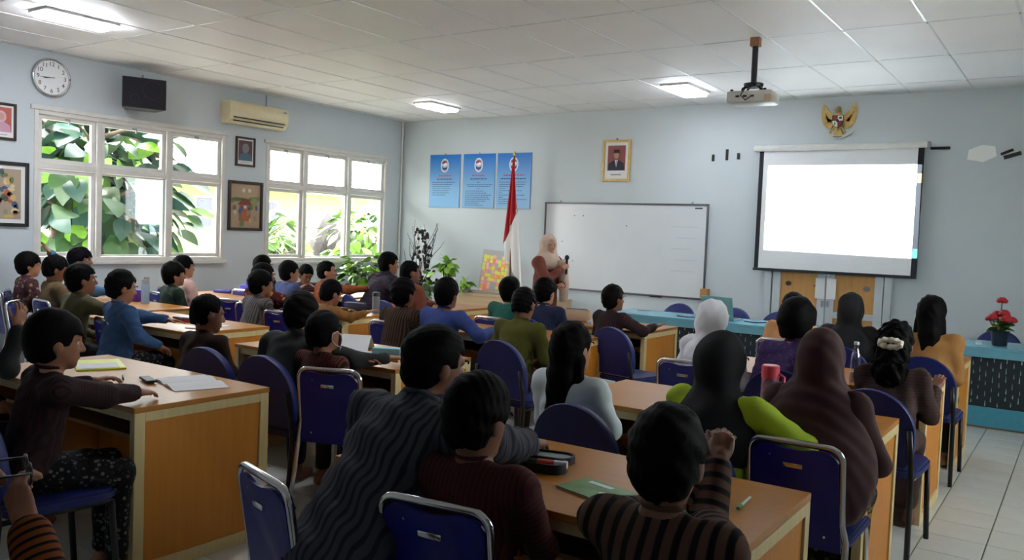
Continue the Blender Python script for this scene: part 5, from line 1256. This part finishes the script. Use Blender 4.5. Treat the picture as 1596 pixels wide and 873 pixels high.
MB().box((0, 0, .005), (.33, .24, .010), ch=.002).build('cover', mat('folder_yellow', (214, 218, 40), .35), yf); MB().box((.07, -.01, .0115), (.16, .2, .002)).build('white_sheet', M_paper, yf)
rb = at_('red_pencil_box', -5.95, 4.12, ZT, 12, 'flat red pencil box on the table beside the denim boy', 'pencil box')
MB().box((0, 0, .011), (.26, .11, .022), ch=.006).build('lower_shell', mat('red_plastic', (170, 40, 54), .4), rb); MB().box((0, 0, .031), (.26, .11, .018), ch=.006).build('lid', mat('print_lid', (120, 110, 120), .4, var=.5, scale=30), rb)
tag(MB().box((0, 0, .004), (.2, .28, .008)).build('white_book', M_paper, None, False, (-5.55, 4.0, ZT), (0, 0, R(20))), 'white book on the table near the red pencil box', 'book')
def bottle(name, x, y, z, prof, m, lidprof, lm, label, liq=None, cat='bottle'):
    b = at_(name, x, y, z, 0, label, cat); MB().lathe(prof, n=20).build('bottle_body', m, b, 40); MB().lathe(lidprof, n=18).build('cap', lm, b, 40)
    if liq: MB().lathe(liq[0], n=18).build('contents', liq[1], b, 40)
    return b
M_clear = mat('clear_plastic', (205, 214, 222), .12, trans=.0, spec=.6); 
M_clearp = thin_glass('clear_bottle_plastic', (.86, .88, .92), .16)
b = bottle('water_bottle', -7.50, 4.70, ZT, [(.036, 0), (.038, .01), (.038, .17), (.034, .19)], mat('bottle_blue_grey', (150, 178, 206), .2), [(.036, .19), (.036, .225), (.03, .235)], M_grey, 'tall blue grey water bottle standing by the windows')
MB().box((0, .012, .245), (.03, .05, .025), ch=.005).build('spout', M_grey, b)
tag(MB().box((0, 0, .06), (.10, .07, .12), ch=.02).build('purple_pouch', mat('purple_vinyl', (96, 44, 150), .4), None, 40, (-7.72, 4.74, ZT)), 'purple pouch next to the tall blue bottle', 'pouch')
tag(MB().box((0, 0, .02), (.24, .09, .04), ch=.018).build('pencil_pouch', mat('blue_pouch', (62, 62, 150), .6, var=.1), None, 40, (-8.25, 6.15, ZT), (0, 0, R(15))), 'flat blue pencil pouch on the table under the windows', 'pencil case')
pb = at_('purple_case', -7.95, 6.25, ZT, 20, 'violet case standing open beside the blue pouch', 'case')
MB().box((0, 0, .055), (.16, .09, .11), ch=.012).build('case_body', mat('violet_case', (92, 84, 200), .5), pb, 40); MB().box((.02, .02, .125), (.10, .02, .04), ch=.008).build('flap', mat('violet_case', (92, 84, 200), .5), pb)
db = at_('dark_pencil_bag', -5.85, 5.88, ZT, 10, 'dark zipped pencil bag beside the clear tumbler', 'pencil case')
MB().box((0, 0, .045), (.23, .09, .09), ch=.025).build('bag_body', mat('bag_navy', (34, 34, 54), .7), db, 40); MB().tube([(-.11, -.03, .083), (0, -.035, .088), (.11, -.03, .083)], .004, 6).build('zip', M_grey, db, True)
bottle('clear_tumbler', -5.60, 5.90, ZT, [(.034, 0), (.036, .005), (.037, .15), (.034, .165)], mat('tumbler_smoke', (120, 124, 132), .12), [(.036, .165), (.037, .195), (.03, .205)], M_black, 'clear tumbler with dark lid at the table end')
bottle('pink_bottle', -5.60, 7.05, ZT, [(.03, 0), (.033, .01), (.033, .13), (.02, .165)], mat('bottle_pink', (226, 150, 160), .25), [(.021, .165), (.021, .195), (.018, .20)], mat('cap_red', (196, 44, 44), .4), 'pink bottle with red cap near the rust shirt')
# folded paper and blue box in the second row
fp = at_('folded_paper', -3.98, 4.02, ZT, 25, 'folded sheet of white paper standing like a tent', 'paper')
MB().add([(-.1, -.07, 0), (.1, -.07, 0), (.1, .0, .10), (-.1, .0, .10), (.1, .09, 0), (-.1, .09, 0)], [(0, 1, 2, 3), (3, 2, 4, 5)]).build('paper_fold', M_paper, fp).modifiers.new('t', 'SOLIDIFY').thickness = .001
MB().box((.02, -.12, .001), (.25, .14, .002)).build('flat_sheet', M_paper, fp)
bx = at_('light_blue_box', -3.71, 4.03, ZT, 22, 'light blue oblong box on the table of the masked boy', 'box')
MB().box((0, 0, .02), (.19, .075, .04), ch=.004).build('box_body', mat('box_blue', (112, 178, 200), .5), bx); MB().box((.05, 0, .041), (.06, .05, .002)).build('box_label', mat('box_pale', (160, 204, 214), .5), bx)
tag(MB().box((0, 0, .004), (.14, .2, .008)).build('brown_notebook', mat('kraft', (150, 116, 76), .7), None, False, (-3.46, 4.05, ZT), (0, 0, R(-8))), 'small brown notebook beside the light blue box', 'notebook')
tag(MB().box((0, 0, .001), (.21, .29, .003)).build('paper_sheet', M_paper, None, False, (-4.50, 3.92, ZT), (0, 0, R(12))), 'white paper sheet at the window side table end', 'paper')
# open pencil case, book and pen on the nearest table
pc = at_('open_pencil_case', -1.53, 2.42, ZT, 14, 'open grey lined pencil case holding an orange and white marker', 'pencil case')
def tray(cx, cy, h, tilt):
    p = rrect(-.115, .115, -.05, .05, .045, 6); pi = [(x*.92, y*.86) for x, y in p]; n = len(p)
    V = [(x, y, 0) for x, y in p]+[(x, y, h) for x, y in p]+[(x, y, h) for x, y in pi]+[(x*.97, y*.97, .006) for x, y in pi]
    F = [tuple(range(n-1, -1, -1)), tuple(range(3*n, 4*n))]
    for L in range(3): F += [(L*n+i, L*n+(i+1) % n, (L+1)*n+(i+1) % n, (L+1)*n+i) for i in range(n)]
    m = Matrix.Rotation(tilt, 3, 'X'); return MB().add([m @ Vector(v)+Vector((cx, cy, .0)) for v in V], F)
tray(0, 0, .034, 0).build('lower_half', mat('case_black', (24, 24, 30), .6), pc, 40); u_ = tray(-.01, .125, .026, 0); u_.build('upper_half', mat('case_black', (24, 24, 30), .6), pc, 40)
MB().slab([(x*.9, y*.84) for x, y in rrect(-.115, .115, -.05, .05, .045, 6)], .007, .010).build('lining', mat('case_lining', (134, 150, 146), .8), pc)
MB().slab([(x*.9-.01, y*.84+.125) for x, y in rrect(-.115, .115, -.05, .05, .045, 6)], .007, .018).build('lining', mat('case_lining', (134, 150, 146), .8), pc)
mk_ = empty('marker_pen', (-1.50, 2.425, ZT+.026), R(18), 'orange and white marker lying in the open pencil case', 'marker')
MB().cyl((-.02, 0, 0), (.04, 0, 0), .0125, n=12).build('orange_barrel', mat('marker_orange', (214, 70, 40), .4), mk_, 40); MB().cyl((.04, 0, 0), (.085, 0, 0), .013, n=12).build('white_cap', M_paper, mk_, 40); MB().cyl((-.07, 0, 0), (-.02, 0, 0), .011, n=12).build('green_end', colour((40, 70, 50)), mk_, 40)
gb = at_('green_book', -1.24, 2.33, ZT, -14, 'green covered exercise book on the nearest table', 'book')
MB().box((0, 0, .003), (.21, .15, .006)).build('pages', M_paper, gb); MB().box((0, 0, .007), (.214, .154, .002)).build('front_cover', mat('book_green', (92, 138, 74), .4, var=.3, scale=14), gb)
MB().box((-.02, .045, .0085), (.10, .022, .001)).build('title_strip', mat('strip_pale', (206, 216, 214), .5), gb); MB().plate(ell(0, 0, .02, .012, 10), 0, -.001).build('cover_motif', M_paper, gb, False, (.05, -.02, .009), (R(-90), 0, 0))
pn = empty('green_pen', (-.83, 2.53, ZT+.006), R(4), 'clear green tipped pen lying near the table corner', 'pen')
MB().cyl((0, -.06, 0), (0, .06, 0), .005, n=10).build('barrel', mat('pen_pale', (200, 214, 200), .25), pn, 40); MB().cyl((0, -.075, 0), (0, -.04, 0), .006, n=10).build('grip', mat('pen_green', (60, 130, 80), .4), pn, 40)
b = bottle('pink_flask', -1.20, 3.93, ZT, [(.038, 0), (.04, .01), (.04, .17), (.038, .18)], mat('flask_print', (150, 110, 130), .2, var=.5, scale=30), [(.041, .18), (.041, .235), (.036, .24)], mat('cap_pink', (214, 72, 96), .4), 'pink lidded drinking flask beside the lime green blouse')
MB().tube([(.04, 0, .20), (.062, 0, .19), (.062, 0, .06), (.04, 0, .05)], .008, 8).build('handle', mat('cap_pink', (214, 72, 96), .4), b, True)
bottle('clear_bottle', -1.12, 5.32, ZT, [(.030, 0), (.033, .01), (.033, .07), (.029, .10), (.032, .13), (.026, .165), (.014, .20), (.0135, .225)], M_clearp, [(.015, .225), (.015, .24), (.013, .242)], mat('cap_pale', (200, 206, 212), .4), 'clear plastic bottle between maroon headscarf and curly ponytail', ([(.027, .004), (.029, .01), (.029, .055), (.028, .06)], mat('milky_drink', (206, 190, 190), .3)))
bp_ = at_('beige_pouch', -4.02, 7.02, ZT, 12, 'beige zipped pouch on the table beside the plum boy', 'pouch')
MB().box((0, 0, .06), (.25, .10, .12), ch=.028).build('pouch_body', mat('beige_vinyl', (186, 160, 136), .45), bp_, 40); MB().tube([(-.12, -.03, .10), (-.1, -.035, .117), (.1, -.035, .117), (.12, -.03, .10)], .004, 6).build('zip', M_dkframe, bp_, True)
tag(MB().box((0, 0, .014), (.05, .03, .028), ch=.004).build('blue_eraser', mat('eraser', (150, 180, 206), .6), None, False, (-3.80, 6.86, ZT)), 'small pale blue eraser near the beige pouch', 'eraser')
tag(MB().box((0, 0, .004), (.20, .27, .008)).build('white_notebook', M_paper, None, False, (-1.62, 5.50, ZT), (0, 0, R(-10))), 'white notebook open ahead of the purple blouse', 'notebook')
tag(MB().box((0, 0, .018), (.10, .06, .036), ch=.014).build('tissue_pack', M_paper, None, 40, (-.90, 5.45, ZT), (0, 0, R(-20))), 'white tissue pack at the aisle end of the table', 'tissue')
tag(MB().box((0, 0, .02), (.17, .07, .04), ch=.015).build('dark_pouch', M_black, None, 40, (-3.62, 5.62, ZT)), 'dark pouch on the table before the olive boy', 'pouch')
tag(MB().box((0, 0, .07), (.10, .07, .14), ch=.01).build('snack_box', mat('snack_pink', (206, 150, 140), .5, var=.3, scale=20), None, 40, (-.80, 6.95, ZT)), 'pinkish carton beside the long haired girl in orange', 'carton')
# ---- on the front desk
ZD = .725
lp = at_('laptop', -3.25, 8.86, ZD, 180-4, 'pale teal laptop seen from behind on the cyan desk', 'laptop')
M_lap = mat('laptop_teal', (120, 170, 176), .35, .2)
MB().box((0, .02, .009), (.36, .25, .018), ch=.004).build('base', M_lap, lp); MB().box((0, .012, .0185), (.32, .13, .002)).build('keyboard', M_black, lp)
ld = MB().box((0, 0, .125), (.36, .008, .25), ch=.003).build('lid', M_lap, lp, False, (0, .145, .012), (R(-14), 0, 0))
MB().box((0, -.005, .128), (.335, .002, .215)).build('display', mat('lcd_dark', (40, 50, 60), .2, emit=(120, 150, 170), estr=.6), ld)
tag(MB().box((0, 0, .008), (.17, .10, .016), ch=.003).build('remote_control', mat('remote_grey', (90, 110, 130), .5), None, False, (-3.62, 8.70, ZD), (0, 0, R(-20))), 'grey remote lying on the cyan desk', 'remote')
tag(MB().tube([(-3.0, 8.80, ZD+.006), (-2.85, 8.72, ZD+.006), (-2.72, 8.76, ZD+.02), (-2.62, 8.86, ZD+.006), (-2.45, 8.84, ZD+.006)], .006, 8).build('black_cable', M_black, None, True), 'black cable trailing across the cyan desk', 'cable')
tag(MB().box((0, 0, .012), (.16, .05, .024), ch=.004).build('adapter', M_black, None, False, (-2.58, 8.92, ZD)), 'black adapter at the end of the cable', 'adapter')
tag(MB().box((0, 0, .006), (.14, .07, .012), ch=.002).build('flat_case', mat('flat_grey', (150, 170, 180), .5), None, False, (-4.28, 9.02, ZD)), 'flat grey case at the window end of the cyan desk', 'case')
tag(MB().lathe([(.03, 0), (.032, .012), (.03, .024), (.02, .026)], n=14).build('glass_dish', mat('dish_pale', (180, 200, 206), .2), None, 40, (-.78, 8.68, ZD)), 'small pale dish beside the flower pot', 'dish')
fw_ = at_('flower_pot', -.625, 8.72, ZD, 0, 'dark pot of red artificial roses on the cyan desk', 'flowers')
MB().lathe([(.045, 0), (.05, .005), (.066, .11), (.068, .115), (.058, .115), (.05, .09)], n=20).build('pot', mat('pot_navy', (30, 34, 50), .4), fw_, 40)
M_rose = mat('rose_red', (170, 24, 36), .6, var=.2, scale=40); rs = random.Random(2)
for k, (x, y, z, r) in enumerate(((-.05, -.05, .22, .042), (.04, -.05, .215, .045), (.07, .0, .205, .04), (-.03, .03, .24, .04), (.02, -.01, .255, .04), (-.075, 0, .205, .036), (.0, -.02, .35, .04), (.03, .05, .22, .04))):
    f_ = MB(); f_.tube([(0, 0, .1), (x*.5, y*.5, z*.6), (x, y, z-.02)], .004, 6); so = f_.build('stem', M_leaf, fw_, True)
    p_ = MB()
    for L, (n_, rad, h_) in enumerate(((5, 1.0, .3), (5, .72, .6), (4, .42, .8))):
        for i in range(n_):
            a = 2*PI*i/n_+L*.5; c_ = Vector((x+r*rad*.55*math.cos(a), y+r*rad*.55*math.sin(a), z+r*(h_-.5)*.7)); p_.ball(c_, (r*.5, r*.5, r*.42), 8, 5)
    p_.build('rose', M_rose, so, True)
for k in range(26):
    a = rs.uniform(0, 2*PI); o = obj('leaf', small_leaf, fw_, rs.choice([M_leaf, M_leafy, M_leaf]), (.03*math.cos(a), .03*math.sin(a), .12+rs.uniform(0, .05))); o.rotation_euler = (rs.uniform(-.1, .9), rs.uniform(-.4, .4), a); o.scale = (.75, .8, .8)
for k in range(7):
    a = rs.uniform(0, 2*PI); o = obj('yellow_leaf', small_leaf, fw_, mat('petal_yellow', (226, 190, 90), .6), (.05*math.cos(a), .05*math.sin(a), .15)); o.rotation_euler = (.2, .2, a); o.scale = (.5, .5, .5)
fw_.scale = (1.18, 1.18, 1.18)
# chairs behind the front desk
for i, (x, yy) in enumerate(((-4.10, 9.42), (-3.42, 9.44), (-2.88, 9.46), (-.70, 9.42))):
    chair('r', x, yy-.02, 180, ['blue arched chair behind the desk at the whiteboard', 'blue arched chair behind the laptop', 'blue arched chair behind the desk at the door', 'blue arched chair behind the red roses'][i]).scale = (1, 1, .94)
# ---- plants by the corner
def potted(name, x, y, label, n, cz, rad, mats, me, pot=(.14, .26), stemz=.6, cat='plant', base=0.0, sc=(.8, 1.3)):
    t = empty(name, (x, y, base), 0, label, cat); r, h = pot
    MB().lathe([(r*.75, 0), (r, h*.9), (r*1.06, h), (r*.9, h), (r*.85, h*.9)], n=20).build('pot', mat('pot_grey', (120, 116, 112), .6), t, 40)
    st = MB()
    for k in range(6):
        a = k*1.05; st.tube([(0, 0, h*.8), (rad[0]*.3*math.cos(a), rad[1]*.3*math.sin(a), stemz), (rad[0]*.6*math.cos(a), rad[1]*.6*math.sin(a), cz)], .008, 6)
    st.build('stem', M_leaf, t, True); leaves(t, me, n, (0, 0, cz), rad, mats, *sc); return t
potted('pothos_plant', -8.55, 8.75, 'bushy green potted plant below the window corner', 170, .93, (.30, .36, .27), [M_leaf, M_leafi, M_leafi], small_leaf, pot=(.17, .4), sc=(.9, 1.5))
potted('potted_shrub', -7.62, 9.45, 'small bright green plant with dark stems on the low shelf', 56, .36, (.12, .10, .10), [M_leafi], small_leaf, pot=(.07, .1), stemz=.2, base=.72)
potted('small_plant', -7.95, 9.35, 'small leafy plant behind the pink bottle', 50, .75, (.16, .14, .2), [M_leafi, M_leaf], small_leaf, pot=(.1, .5))
potted('trailing_plant', -7.2, 9.38, 'little lime green plant low beside the sticky notes', 24, .13, (.08, .07, .05), [M_leafi], small_leaf, pot=(.06, .08), stemz=.1, base=.718)
# dry branches in a tall vase
va = empty('branch_vase', (-8.20, 9.55, 0), 0, 'tall vase of dry twisted branches with dark pods and white feathers', 'vase')
MB().lathe([(.11, 0), (.15, .15), (.14, .4), (.08, .6), (.07, .68), (.09, .72), (.07, .72)], n=20).build('vase', mat('vase_brown', (74, 52, 44), .4), va, 40)
rs = random.Random(21); M_twig = mat('dark_twig', (58, 46, 46), .8); M_pod = mat('dark_pod', (44, 34, 42), .7); M_fea = mat('white_feather', (224, 224, 226), .8)
for k in range(26):
    a = rs.uniform(0, 2*PI); sp_ = rs.uniform(.08, .42); top = rs.uniform(1.15, 1.75); pts = []
    for i in range(9):
        t = i/8; pts.append((math.cos(a)*sp_*t**1.3+.025*math.sin(t*11+k), math.sin(a)*sp_*.6*t**1.3+.02*math.cos(t*9+k), .65+(top-.65)*t))
    MB().tube(pts, .005, 5, radii=[.009-.0008*i for i in range(9)]).build('twig', M_twig, va, True)
pod_me = MB().ball((0, 0, 0), (.019, .019, .022), 8, 6).mesh('pod', True)
for k in range(110):
    t = rs.random()**1.5; a = rs.uniform(0, 2*PI); r = rs.uniform(.0, .30)*(1.15-t*.75)
    o = obj('pod', pod_me, va, M_pod, (r*math.cos(a)+.03, r*.6*math.sin(a), .78+.8*t)); sc_ = rs.uniform(.7, 1.5); o.scale = (sc_, sc_, sc_)
for dx, z0, h in ((-.10, 1.05, .55), (-.05, .95, .5), (0, .9, .45)):
    MB().add([(dx-.018, -.02, z0+h), (dx+.02, -.02, z0+h), (dx+.09, -.03, z0+h*.4), (dx+.12, -.03, z0), (dx+.07, -.03, z0)], [(0, 4, 3, 2, 1)]).build('feather', M_fea, va).modifiers.new('t', 'SOLIDIFY').thickness = .004
# glasses held by the person at the edge
gl = empty('eyeglasses', (-1.585, .765, 1.085), R(-20), 'dark eyeglasses pinched in the raised hand at photo edge', 'glasses')
g_ = MB()
for sg in (-1, 1): g_.tube([(sg*.033+.026*math.cos(2*PI*i/16), 0, .018*math.sin(2*PI*i/16)) for i in range(17)], .0028, 6)
g_.tube([(-.008, 0, .004), (.008, 0, .004)], .0025, 6); g_.build('rims', M_black, gl, True)
for sg in (-1, 1): MB().tube([(sg*.06, 0, .008), (sg*.062, -.06, .006), (sg*.062, -.12, -.01)], .0025, 6).build('temple', M_black, gl, True)
# white face mask of the boy in rust stripes, with its two ear loops
def face_mask(root, info):
    hp = info['hp']; V = []; F = []; nu, nv = 10, 6
    for j in range(nv+1):
        z = -.012-.092*j/nv
        for i in range(nu+1):
            x = -.060+.12*i/nu; y = .112-8.5*x*x-.010*abs(j-2.2)/2; V.append(tuple(hp(x, y, z)))
    for j in range(nv):
        for i in range(nu): b = j*(nu+1)+i; F.append((b, b+1, b+nu+2, b+nu+1))
    o = MB().add(V, F).build('face_mask', M_paper, root, True); o.modifiers.new('t', 'SOLIDIFY').thickness = .002
    for sg in (-1, 1):
        MB().tube([tuple(hp(sg*.060, .08, -.025)), tuple(hp(sg*.078, .02, .012)), tuple(hp(sg*.086, -.022, .0)), tuple(hp(sg*.086, -.028, -.03)), tuple(hp(sg*.076, .01, -.062)), tuple(hp(sg*.058, .075, -.09))], .0018, 6).build('ear_loop', M_paper, o, True)
face_mask(mk_root, mk)
